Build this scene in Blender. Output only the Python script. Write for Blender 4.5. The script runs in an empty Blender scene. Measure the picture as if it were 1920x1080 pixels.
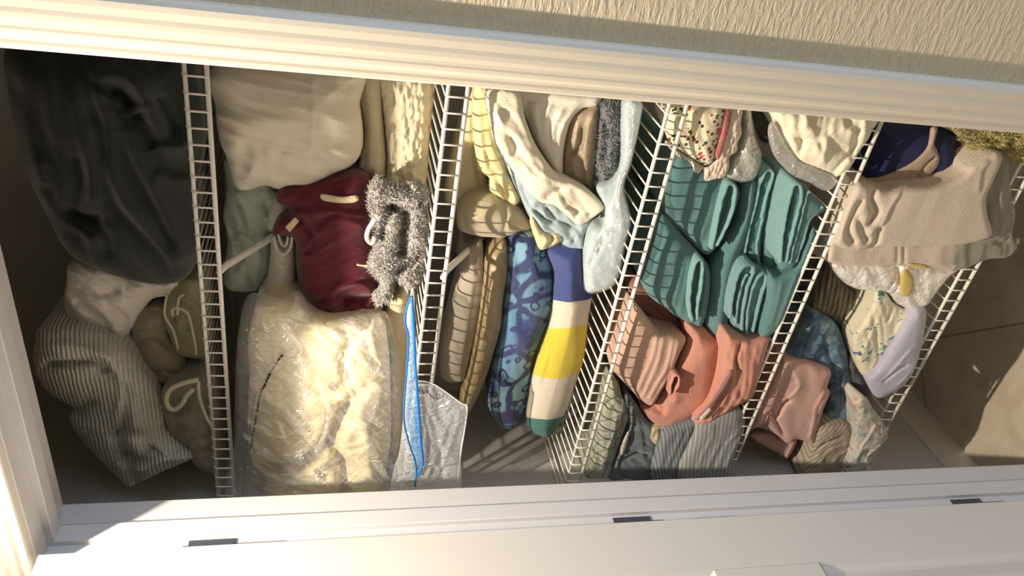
import bpy, bmesh, math, random
import numpy as np
from mathutils import Vector, Matrix

# ------------------------------------------------------------------ camera
F = 1450.94
ca = np.array([-2227., -404., F]); cb = np.array([-125., 5900., F])
RX = -ca/np.linalg.norm(ca); RZ = -cb/np.linalg.norm(cb); RY = np.cross(RZ, RX)
R = np.array([RX, RY, RZ])
CAM = np.array([1.040, -0.80, 1.66])
COL = bpy.context.scene.collection

def ray(px, py):
    return R @ np.array([(1080-py)-540.0, px-960.0, F])
def at(px, py, y):
    r = ray(px, py); return CAM + r*((y-CAM[1])/r[1])
def atp(px, py, p0, n):
    r = ray(px, py); return CAM + r*(np.dot(p0-CAM, n)/np.dot(r, n))

cam_data = bpy.data.cameras.new('camera'); cam = bpy.data.objects.new('camera', cam_data); COL.objects.link(cam)
right = R @ np.array([0, 1., 0]); up = R @ np.array([1., 0, 0]); back = -(R @ np.array([0, 0, 1.]))
M4 = Matrix(((right[0], up[0], back[0], CAM[0]), (right[1], up[1], back[1], CAM[1]), (right[2], up[2], back[2], CAM[2]), (0, 0, 0, 1)))
cam.matrix_world = M4
cam_data.sensor_fit = 'HORIZONTAL'; cam_data.sensor_width = 36; cam_data.lens = 36*F/1920; cam_data.clip_start = 0.01
bpy.context.scene.camera = cam

# ------------------------------------------------------------------ materials
def lin(c):
    return tuple(((v/255)/12.92 if v/255 <= 0.04045 else ((v/255+0.055)/1.055)**2.4) for v in c[:3])+(1,)
class NT:
    def __init__(s, name):
        s.m = bpy.data.materials.new(name); s.m.use_nodes = True; s.t = s.m.node_tree; s.t.nodes.clear()
        s.out = s.n('ShaderNodeOutputMaterial'); s.b = s.n('ShaderNodeBsdfPrincipled')
        s.l(s.b.outputs[0], s.out.inputs[0])
    def n(s, k, **kw):
        o = s.t.nodes.new(k)
        for a, v in kw.items():
            if a in ('inp',):
                for i, x in v.items(): o.inputs[i].default_value = x
            else: setattr(o, a, v)
        return o
    def l(s, a, b): s.t.links.new(a, b)
    def math(s, op, a, b=None, clamp=False):
        o = s.n('ShaderNodeMath', operation=op); o.use_clamp = clamp
        for i, v in enumerate((a, b)):
            if v is None: continue
            if isinstance(v, (int, float)): o.inputs[i].default_value = v
            else: s.l(v, o.inputs[i])
        return o.outputs[0]
    def ramp(s, fac, stops, interp='LINEAR'):
        o = s.n('ShaderNodeValToRGB'); o.color_ramp.interpolation = interp
        e = o.color_ramp.elements
        while len(e) > len(stops): e.remove(e[-1])
        while len(e) < len(stops): e.new(1.0)
        for i, (p, c) in enumerate(stops):
            e[i].position = p; e[i].color = lin(c)
        s.l(fac, o.inputs[0]); return o.outputs[0]
    def mix(s, f, a, b):
        o = s.n('ShaderNodeMix', data_type='RGBA')
        for v, i in ((f, 0), (a, 6), (b, 7)):
            if isinstance(v, (int, float)): o.inputs[i].default_value = v
            elif isinstance(v, tuple): o.inputs[i].default_value = lin(v)
            else: s.l(v, o.inputs[i])
        return o.outputs[2]
    def noise(s, vec, scale, detail=3, rough=.55, dist=0):
        o = s.n('ShaderNodeTexNoise'); o.inputs['Scale'].default_value = scale; o.inputs['Detail'].default_value = detail
        o.inputs['Roughness'].default_value = rough; o.inputs['Distortion'].default_value = dist
        s.l(vec, o.inputs['Vector']); return o.outputs['Fac']
    def mapping(s, vec, scale=(1, 1, 1), rot=(0, 0, 0), loc=(0, 0, 0)):
        o = s.n('ShaderNodeMapping'); o.inputs['Scale'].default_value = scale; o.inputs['Rotation'].default_value = rot
        o.inputs['Location'].default_value = loc; s.l(vec, o.inputs['Vector']); return o.outputs[0]
    def bump(s, h, dist, strength=1.0, nrm=None):
        o = s.n('ShaderNodeBump'); o.inputs['Distance'].default_value = dist; o.inputs['Strength'].default_value = strength
        s.l(h, o.inputs['Height'])
        if nrm: s.l(nrm, o.inputs['Normal'])
        return o.outputs[0]
    def coord(s, w='UV'): return s.n('ShaderNodeTexCoord').outputs[w]

def paint(name, c, rough=.45, bump=0.0, scale=60, kind='noise', bd=.001):
    t = NT(name); t.b.inputs['Base Color'].default_value = lin(c); t.b.inputs['Roughness'].default_value = rough
    if bump:
        v = t.coord('Object')
        h = t.noise(v, scale, 4)
        t.l(t.bump(h, bd, bump), t.b.inputs['Normal'])
    return t.m

def fabric(name, c, kind='cotton', c2=None, rough=.9, sheen=.3, scale=1.0, pat=None, trans=0.0):
    """kind decides the weave bump; pat(t, uv) may return a colour socket."""
    t = NT(name); uv = t.coord('UV')
    t.b.inputs['Roughness'].default_value = rough
    t.b.inputs['Sheen Weight'].default_value = sheen; t.b.inputs['Sheen Roughness'].default_value = .5
    if pat: base = pat(t, uv)
    else:
        n = t.noise(uv, 14*scale, 4)
        base = t.mix(t.math('MULTIPLY', n, .9, True), tuple(c), tuple(c2) if c2 else tuple(max(0, v*.86) for v in c))
    t.l(base, t.b.inputs['Base Color'])
    if kind == 'cotton':
        h = t.noise(t.mapping(uv, (1, 1, 1)), 55*scale, 4, .6, .6); nb = t.bump(h, .0025, .5)
        n3 = t.noise(t.mapping(uv, (1, 1.7, 1), rot=(0, 0, .6)), 16*scale, 3, .5, 1.2)
        cr = t.math('ABSOLUTE', t.math('SUBTRACT', n3, .5)); cr = t.ramp(cr, [(0, (200, 200, 200)), (.06, (120, 120, 120)), (.22, (0, 0, 0))])
        nb = t.bump(cr, .0035, .4, nb)
        nb = t.bump(t.noise(uv, 900*scale, 2), .0004, .5, nb)
    elif kind == 'satin':
        h = t.noise(t.mapping(uv, (1, 2.2, 1)), 26*scale, 3, .5, 1.0); nb = t.bump(h, .004, .6)
        t.b.inputs['Roughness'].default_value = .45
    elif kind == 'terry':
        h = t.noise(uv, 330*scale, 4, .75); nb = t.bump(h, .0034, 1.0)
        nb = t.bump(t.noise(uv, 60*scale, 3), .003, .5, nb)
    elif kind == 'velvet':
        h = t.noise(uv, 18*scale, 3); nb = t.bump(h, .004, .4)
        nb = t.bump(t.noise(uv, 700*scale, 2), .0006, .6, nb)
    elif kind == 'fuzz':
        h = t.noise(t.mapping(uv, (1, 1, 1)), 200*scale, 5, .7, 1.5); nb = t.bump(h, .006, 1)
    elif kind == 'knit':
        w = t.n('ShaderNodeTexWave', wave_type='BANDS', bands_direction='X', wave_profile='SIN')
        w.inputs['Scale'].default_value = 46*scale; w.inputs['Distortion'].default_value = 2.2
        w.inputs['Detail'].default_value = 2; w.inputs['Detail Scale'].default_value = .6; t.l(uv, w.inputs['Vector'])
        w2 = t.n('ShaderNodeTexWave', wave_type='BANDS', bands_direction='Y')
        w2.inputs['Scale'].default_value = 90*scale; w2.inputs['Distortion'].default_value = 4; w2.inputs['Detail'].default_value = 1; t.l(uv, w2.inputs['Vector'])
        h = t.math('ADD', w.outputs['Fac'], t.math('MULTIPLY', w2.outputs['Fac'], .2)); nb = t.bump(h, .0035, .9)
        dark = t.ramp(w.outputs['Fac'], [(0, (150, 150, 150)), (.5, (255, 255, 255))])
        o = t.n('ShaderNodeMix', data_type='RGBA', blend_type='MULTIPLY'); o.inputs[0].default_value = .32
        t.l(base, o.inputs[6]); t.l(dark, o.inputs[7]); t.l(o.outputs[2], t.b.inputs['Base Color'])
    elif kind == 'boucle':
        v = t.n('ShaderNodeTexVoronoi'); v.inputs['Scale'].default_value = 120*scale
        t.l(t.mapping(uv, (1, .5, 1)), v.inputs['Vector']); nb = t.bump(v.outputs['Distance'], -.006, .9)
    t.l(nb, t.b.inputs['Normal'])
    return t.m

def film(name, tint=(235, 238, 240), cover=.18, rough=.12, blue=False):
    t = NT(name); t.b.inputs['Base Color'].default_value = lin(tint); t.b.inputs['Roughness'].default_value = rough
    t.b.inputs['Specular IOR Level'].default_value = .9
    tr = t.n('ShaderNodeBsdfTransparent'); mx = t.n('ShaderNodeMixShader')
    uv = t.coord('UV'); nb = t.bump(t.noise(uv, 30, 3, .6, 1.8), .012, .8); t.l(nb, t.b.inputs['Normal'])
    fr = t.n('ShaderNodeLayerWeight'); fr.inputs['Blend'].default_value = .3; t.l(nb, fr.inputs['Normal'])
    n2 = t.noise(uv, 9, 4, .55, .8)
    f = t.math('ADD', t.math('MULTIPLY', fr.outputs['Facing'], .35), t.math('MULTIPLY', t.math('SUBTRACT', n2, .35), cover*1.2, True), True)
    f = t.math('ADD', f, cover*.5, True)
    gl = t.n('ShaderNodeBsdfGlossy'); gl.inputs['Roughness'].default_value = .13; gl.inputs['Color'].default_value = (.16, .16, .16, 1); t.l(nb, gl.inputs['Normal'])
    ad = t.n('ShaderNodeAddShader')
    t.l(f, mx.inputs[0]); t.l(tr.outputs[0], mx.inputs[1]); t.l(t.b.outputs[0], mx.inputs[2]); t.l(mx.outputs[0], ad.inputs[0]); t.l(gl.outputs[0], ad.inputs[1]); t.l(ad.outputs[0], t.out.inputs[0])
    return t.m

# ------------------------------------------------------------------ tagging
def tag(o, label=None, cat=None, group=None, kind=None):
    if label: o['label'] = label
    if cat: o['category'] = cat
    if group: o['group'] = group
    if kind: o['kind'] = kind
    return o
def empty(name, loc, label=None, cat=None, group=None):
    o = bpy.data.objects.new(name, None); o.location = loc; o.empty_display_size = .05; COL.objects.link(o)
    return tag(o, label, cat, group)
def link(name, verts, faces, mats, parent=None, smooth=True, uvs=None, fm=None):
    me = bpy.data.meshes.new(name)
    me.from_pydata([tuple(map(float, v)) for v in verts], [], faces)
    if not isinstance(mats, (list, tuple)): mats = [mats]
    for m in mats: me.materials.append(m)
    if smooth: me.shade_smooth()
    if fm is not None: me.polygons.foreach_set('material_index', fm)
    if uvs is not None:
        l = me.uv_layers.new(name='UVMap')
        vi = np.empty(len(me.loops), dtype=np.int32); me.loops.foreach_get('vertex_index', vi)
        l.data.foreach_set('uv', np.asarray(uvs, dtype=np.float32)[vi].ravel())
    o = bpy.data.objects.new(name, me); COL.objects.link(o)
    if parent:
        o.parent = parent
        o.matrix_parent_inverse = Matrix.Translation(-Vector(parent.location))
    return o

class MB:
    """collects boxes, prisms and tubes into one mesh"""
    def __init__(s): s.v = []; s.f = []
    def box(s, x0, y0, z0, x1, y1, z1):
        b = len(s.v)
        s.v += [(x0, y0, z0), (x1, y0, z0), (x1, y1, z0), (x0, y1, z0), (x0, y0, z1), (x1, y0, z1), (x1, y1, z1), (x0, y1, z1)]
        s.f += [tuple(b+i for i in q) for q in ((3, 2, 1, 0), (4, 5, 6, 7), (0, 1, 5, 4), (1, 2, 6, 5), (2, 3, 7, 6), (3, 0, 4, 7))]
        return s
    def tube(s, pts, r, n=8, caps=True):
        pts = [np.array(p, float) for p in pts]; b = len(s.v); k = len(pts); u = None
        for i, p in enumerate(pts):
            d = (pts[min(i+1, k-1)]-pts[max(i-1, 0)]); d /= np.linalg.norm(d)+1e-12
            if u is None:
                a = np.array([0, 0, 1.]) if abs(d[2]) < .9 else np.array([1., 0, 0])
                u = np.cross(d, a)
            u = u-d*np.dot(u, d); u /= np.linalg.norm(u)
            w = np.cross(d, u); rr = r[i] if isinstance(r, (list, tuple)) else r
            for j in range(n):
                t = 2*math.pi*j/n; s.v.append(tuple(p+rr*(math.cos(t)*u+math.sin(t)*w)))
        for i in range(k-1):
            for j in range(n):
                s.f.append((b+i*n+j, b+i*n+(j+1) % n, b+(i+1)*n+(j+1) % n, b+(i+1)*n+j))
        if caps:
            s.f.append(tuple(b+j for j in range(n))[::-1]); s.f.append(tuple(b+(k-1)*n+j for j in range(n)))
        return s
    def prism(s, prof, a, b_, frame):
        """profile list of (u, v) swept from a to b_; frame(u, v, w) gives xyz"""
        n = len(prof); b = len(s.v)
        for w in (a, b_):
            for (u, v) in prof:
                s.v.append(frame(u, v, w))
        for j in range(n): s.f.append((b+j, b+(j+1) % n, b+n+(j+1) % n, b+n+j))
        s.f.append(tuple(b+j for j in range(n))[::-1]); s.f.append(tuple(b+n+j for j in range(n)))
        return s
    def build(s, name, mat, parent=None, smooth=False):
        o = link(name, s.v, s.f, mat, parent, smooth)
        bm = bmesh.new(); bm.from_mesh(o.data); bmesh.ops.recalc_face_normals(bm, faces=bm.faces); bm.to_mesh(o.data); bm.free()
        return o
def bevel(o, w=.002, seg=2):
    m = o.modifiers.new('bevel', 'BEVEL'); m.width = w; m.segments = seg; m.limit_method = 'ANGLE'; return o

# ------------------------------------------------------------------ room
def wall_mat(name, c):
    t = NT(name); t.b.inputs['Base Color'].default_value = lin(c); t.b.inputs['Roughness'].default_value = .55
    v = t.coord('Object')
    h1 = t.noise(t.mapping(v, (42, 60, 170)), 1.0, 3, .6, .5)
    h1 = t.ramp(h1, [(.42, (0, 0, 0)), (.62, (255, 255, 255))])
    h2 = t.noise(t.mapping(v, (90, 90, 210)), 1.0, 2, .5)
    t.l(t.bump(t.math('ADD', h1, t.math('MULTIPLY', h2, .5)), .0016, .55), t.b.inputs['Normal'])
    return t.m
M_wall = wall_mat('wall_paint', (206, 192, 164))
M_in = paint('closet_paint', (190, 186, 180), .6, .15, 90)
M_trim = paint('trim_paint', (208, 199, 182), .32, .05, 30)
M_jamb = paint('jamb_paint', (196, 193, 190), .38, .05, 30)
M_door = paint('door_paint', (200, 193, 181), .36, .04, 40)
M_ceil = paint('ceiling_paint', (225, 220, 205), .8)
M_wire = paint('shelf_vinyl', (240, 236, 226), .3)
M_hinge = NT('hinge_metal'); M_hinge.b.inputs['Base Color'].default_value = lin((120, 122, 128)); M_hinge.b.inputs['Metallic'].default_value = 1; M_hinge.b.inputs['Roughness'].default_value = .35; M_hinge = M_hinge.m
M_gap = paint('hinge_recess', (58, 62, 72), .5)

def tile_mat():
    t = NT('floor_tile'); v = t.coord('Object')
    n = t.noise(v, 7, 6, .62, .8); n2 = t.noise(v, 40, 4, .6)
    c = t.ramp(n, [(.3, (196, 180, 156)), (.5, (214, 200, 178)), (.7, (226, 214, 192))])
    c = t.mix(t.math('MULTIPLY', n2, .3), c, (176, 158, 132))
    b = t.n('ShaderNodeTexBrick'); b.offset = 0; b.inputs['Scale'].default_value = 1; b.inputs['Brick Width'].default_value = .45; b.inputs['Row Height'].default_value = .45
    b.inputs['Mortar Size'].default_value = .0028; b.inputs['Mortar Smooth'].default_value = .3
    t.l(t.mapping(v, (1, 1, 1), rot=(0, 0, math.radians(45)), loc=(.112, .04, 0)), b.inputs['Vector'])
    c2 = t.mix(b.outputs['Fac'], c, (166, 148, 122))
    t.l(c2, t.b.inputs['Base Color']); t.b.inputs['Roughness'].default_value = .42
    nb = t.bump(b.outputs['Fac'], -.002, .8); nb = t.bump(n, .002, .3, nb); t.l(nb, t.b.inputs['Normal'])
    return t.m

W, ZH, YB, XL, XR = .763, 2.046, .665, -.255, .86
def struct(name, mb, mat, bev=0):
    o = mb.build(name, mat); o['kind'] = 'structure'
    if bev: bevel(o, bev)
    return o
struct('floor', MB().box(-3.0, -3.2, -.05, 4.0, .75, 0), tile_mat())
struct('ceiling', MB().box(-3.0, -3.2, 2.44, 4.0, .75, 2.49), M_ceil)
# wall with the doorway: left pier, right pier, piece above
struct('wall_right', MB().box(W+.018, 0, 0, 4.0, .115, 2.44), M_wall)
struct('wall_left', MB().box(-3.0, 0, 0, -.018, .115, 2.44), M_wall)
struct('wall_front', MB().box(-.018, 0, ZH+.018, W+.018, .115, 2.44), M_wall)
struct('wall_back', MB().box(XL-.1, YB, 0, XR+.1, YB+.08, 2.44), M_in)
struct('wall_closet_left', MB().box(XL-.1, .115, 0, XL, YB, 2.44), M_in)
struct('wall_closet_right', MB().box(XR, .115, 0, XR+.1, YB, 2.44), M_in)
struct('wall_hallway', MB().box(-3.0, -3.28, 0, 4.0, -3.2, 2.44), M_wall)
# jamb lining (trim), door stops
struct('trim_1', MB().box(-.018, 0, 0, 0, .12, ZH+.018), M_jamb, .0015)
struct('trim_2', MB().box(W, 0, 0, W+.018, .12, ZH+.018), M_jamb, .0015)
struct('trim_3', MB().box(-.0, 0, ZH, W, .12, ZH+.018), M_jamb, .0015)
def stop_prof(): return [(0, .040), (0, .075), (.006, .075), (.0105, .069), (.0105, .0415), (.009, .040)]
struct('trim_4', MB().prism(stop_prof(), 0, ZH, lambda u, v, w: (u, v, w)), M_jamb)
struct('trim_5', MB().prism(stop_prof(), 0, ZH, lambda u, v, w: (W-u, v, w)), M_jamb)
struct('trim_6', MB().prism(stop_prof(), 0.0105, W-.0105, lambda u, v, w: (w, v, ZH-u)), M_jamb)
# moulded casing: profile (distance from opening edge, projection), thin edge at the opening
cas = [(0, 0), (0, .0085), (.002, .0105), (.006, .0112), (.009, .0108), (.012, .0114), (.016, .0135), (.020, .0142), (.0225, .0138), (.026, .0142), (.031, .0156), (.036, .0158), (.0405, .0152), (.0435, .0156), (.048, .0162), (.0535, .0158), (.0568, .0132), (.0585, .0085), (.0585, 0)]
def casing(name, side):
    s = MB(); n = len(cas); rv = .004
    # vertical pieces mitred at the top
    for top in (False, True):
        for (u, v) in cas:
            z = (ZH+rv+u) if top else 0
            x = (-rv-u) if side == 'l' else (W+rv+u)
            s.v.append((x, -v, z))
    for j in range(n): s.f.append((j, (j+1) % n, n+(j+1) % n, n+j))
    s.f.append(tuple(range(n))); s.f.append(tuple(range(n, 2*n)))
    return struct(name, s, M_trim)
casing('trim_7', 'l'); casing('trim_8', 'r')
s = MB(); n = len(cas)
for x0, sg in ((-.004, -1), (W+.004, 1)):
    for (u, v) in cas: s.v.append((x0+sg*u, -v, ZH+.004+u))
for j in range(n): s.f.append((j, (j+1) % n, n+(j+1) % n, n+j))
s.f.append(tuple(range(n))); s.f.append(tuple(range(n, 2*n)))
struct('trim_9', s, M_trim)
# baseboards
bbp = [(0, 0), (.013, 0), (.013, .060), (.011, .066), (.011, .072), (.008, .082), (.004, .090), (0, .092)]
struct('baseboard_left', MB().prism(bbp, .115, YB, lambda u, v, w: (XL+u, w, v)), M_trim)
struct('baseboard_right', MB().prism(bbp, .115, YB, lambda u, v, w: (XR-u, w, v)), M_trim)
struct('baseboard_back', MB().prism(bbp, XL+.013, XR-.013, lambda u, v, w: (w, YB-u, v)), M_trim)
struct('baseboard_hall', MB().prism(bbp, W+.064, 3.9, lambda u, v, w: (w, -u, v)), M_trim)

# door, open a right angle, hinge side at the left jamb
DX = .041; DW = .755; y1 = -.006; y0 = y1-DW; dz0, dz1 = .012, 2.040
door = empty('door_1', (.023, y1, 0)); door['kind'] = 'structure'
def panel_door():
    s = MB(); T = .035
    rails = [(dz0, .25), (.845, 1.038), (1.915, dz1)]
    ya, yb = y0+.115, y1-.103
    for face, sg in ((DX, 1), (DX-T, -1)):
        for (a, b) in rails: pass
    # stiles and rails full thickness
    s.box(DX-T, y0, dz0, DX, ya, dz1); s.box(DX-T, yb, dz0, DX, y1, dz1)
    for (a, b) in rails: s.box(DX-T, ya, a, DX, yb, b)
    return s, ya, yb, rails
s, ya, yb, rails = panel_door()
t = NT('door_wood_emboss'); t.b.inputs['Base Color'].default_value = lin((200, 193, 181)); t.b.inputs['Roughness'].default_value = .36
v = t.coord('Object'); t.l(t.bump(t.noise(t.mapping(v, (60, 60, 5)), 1, 4, .6, 1.0), .0005, .35), t.b.inputs['Normal'])
o = s.build('door_frame_stiles', M_door, door); bevel(o, .0015)
for (za, zb) in ((.25, .845), (1.038, 1.915)):
    p = MB()
    for face, sg in ((DX, 1), (DX-.035, -1)):
        # moulded recess then raised field
        rings = [(0, 0), (.006, -.006), (.016, -.009), (.022, -.009), (.045, -.002), (.05, -.0015)]
        b = len(p.v)
        for (i_, d) in rings:
            x = face+sg*d
            p.v += [(x, ya+i_, za+i_), (x, yb-i_, za+i_), (x, yb-i_, zb-i_), (x, ya+i_, zb-i_)]
        for k in range(len(rings)-1):
            for j in range(4): p.f.append((b+4*k+j, b+4*k+(j+1) % 4, b+4*k+4+(j+1) % 4, b+4*k+4+j))
        p.f.append(tuple(b+4*(len(rings)-1)+j for j in range(4)))
    p.build('door_panel', t.m, door)
for zc in (1.815, 1.122, .415):
    h = MB().tube([(-.001+.004, -.0075, zc-.035), (.003, -.0075, zc+.035)], .0045, 12).build('door_hinge', M_hinge, door, True)
    h['label'] = 'dull metal hinge with knuckle pin'
    l = MB().box(.0, -.004, zc-.035, .0014, .036, zc+.035).build('hinge_leaf', M_gap, h)
    l2 = MB().box(.008, y1-.0005, zc-.035, .0405, y1+.0012, zc+.035).build('hinge_leaf', M_gap, h)
# ------------------------------------------------------------------ shelves
YF, YS = .300, .655
def wire_shelf(zl, x0, x1, label, tilt=0.0, brace=False):
    """ventilated wire shelf, lower lip rail height zl"""
    sh = empty('wire_shelf', ((x0+x1)/2, .48, zl+.032), label, 'shelf', 'white wire shelves of the closet')
    zt = zl+.032
    MB().tube([(x0, YF, zl), (x1, YF, zl)], .0037, 10).build('lip_rail', M_wire, sh, True)
    MB().tube([(x0, YF+.002, zt-.003), (x1, YF+.002, zt-.003)], .0033, 10).build('front_rail', M_wire, sh, True)
    MB().tube([(x0, YS-.006, zt-.004), (x1, YS-.006, zt-.004)], .003, 8).build('back_rail', M_wire, sh, True)
    MB().tube([(x0, .475, zt-.004), (x1, .475, zt-.004)], .0028, 8).build('middle_rail', M_wire, sh, True)
    w = MB(); x = x0+.006
    while x < x1:
        w.tube([(x, YS, zt), (x, YF+.001, zt), (x, YF-.0035, zt-.004), (x, YF-.0040, zl)], .00165, 6); x += .0254
    w.build('wire_deck', M_wire, sh, True)
    for xx in (x0-.001, x1+.001):
        MB().tube([(xx-.003, YF, zl), (xx+.003, YF, zl)], .0052, 10).build('end_cap', M_wire, sh, True)
    for xx in np.linspace(x0+.08, x1-.08, 4):
        MB().box(xx-.007, YS-.012, zt-.012, xx+.007, YB, zt+.004).build('wall_clip', M_wire, sh)
    if brace:
        b = MB().tube([(.318, YF+.006, zl+.002), (.317, YF+.03, zl-.006), (.314, YB-.012, zl-.225), (.314, YB-.001, zl-.25)], [.005, .0062, .0062, .005], 10).build('support_brace', M_wire, sh, True)
        MB().box(.306, YB-.004, zl-.275, .322, YB, zl-.235).build('brace_foot', M_wire, sh)
    return sh
wire_shelf(1.819, XL+.004, XR-.004, 'topmost white wire shelf, under the dark green blanket', brace=True)
wire_shelf(1.456, XL+.004, XR-.004, 'second white wire shelf from the top, under the bagged cream blanket', brace=True)
wire_shelf(1.104, XL+.004, XR-.004, 'third white wire shelf, beneath the striped and blue patterned beach towels')
wire_shelf(.744, XL+.004, XR-.004, 'fourth white wire shelf, beneath the teal and salmon towels')
wire_shelf(.388, -.063, XR-.004, 'lowest white wire shelf, just above the tile floor')

# ------------------------------------------------------------------ cloth tools
def gnoise(x, y, seed=0):
    xi = np.floor(x).astype(np.int64); yi = np.floor(y).astype(np.int64); xf = x-xi; yf = y-yi
    def g(ix, iy, dx, dy):
        h = (ix*374761393+iy*668265263+seed*1442695041) & 0xffffffff
        h = ((h ^ (h >> 13))*1274126177) & 0xffffffff; h = h ^ (h >> 16)
        a = (h & 0xffff)/65536*2*np.pi
        return np.cos(a)*dx+np.sin(a)*dy
    u = xf*xf*xf*(xf*(xf*6-15)+10); v = yf*yf*yf*(yf*(yf*6-15)+10)
    a = g(xi, yi, xf, yf); b = g(xi+1, yi, xf-1, yf); c = g(xi, yi+1, xf, yf-1); d = g(xi+1, yi+1, xf-1, yf-1)
    return ((a*(1-u)+b*u)*(1-v)+(c*(1-u)+d*u)*v)*1.5

def smooth_path(P, closed, sub=6):
    P = [np.array(p, float) for p in P]; n = len(P); out = []
    rng = range(n) if closed else range(n-1)
    for i in rng:
        p0 = P[(i-1) % n] if closed or i > 0 else P[i]; p1 = P[i]; p2 = P[(i+1) % n]
        p3 = P[(i+2) % n] if closed or i+2 < n else P[i+1]
        for k in range(sub):
            t = k/sub
            out.append(.5*((2*p1)+(-p0+p2)*t+(2*p0-5*p1+4*p2-p3)*t*t+(-p0+3*p1-3*p2+p3)*t**3))
    if not closed: out.append(P[-1])
    return np.array(out)

def seg_dist(X, A, B):
    """X (n,2); segments A,B (m,2): nearest distance, side sign, nearest point, segment param along the whole path"""
    best = np.full(len(X), 1e9); side = np.zeros(len(X)); near = np.zeros_like(X); par = np.zeros(len(X)); m = len(A)
    for i in range(m):
        a, b = A[i], B[i]; d = b-a; L = d@d+1e-18
        t = np.clip(((X-a)@d)/L, 0, 1); q = a+t[:, None]*d; v = X-q; dd = np.hypot(v[:, 0], v[:, 1])
        k = dd < best
        best[k] = dd[k]; near[k] = q[k]; par[k] = (i+t[k])/m
        side[k] = np.sign(d[0]*(X[k, 1]-a[1])-d[1]*(X[k, 0]-a[0]))
    return best, side, near, par

def frame(px, py, y=None, z=None, n=None):
    if z is not None:
        p0 = atp(px, py, np.array([0, 0, z]), np.array([0, 0, 1.])); nn = np.array([0, 0, 1.])
        e1 = np.array([0, -1., 0])
    else:
        p0 = at(px, py, y); nn = np.array(n if n is not None else (0, -1., 0)); nn = nn/np.linalg.norm(nn)
        e1 = np.array([0, 0, -1.]); e1 = e1-nn*(e1@nn); e1 /= np.linalg.norm(e1)
    e2 = np.cross(e1, nn); 
    if e2[0] > 0: e2 = -e2
    return p0, nn, e1, e2

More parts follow.
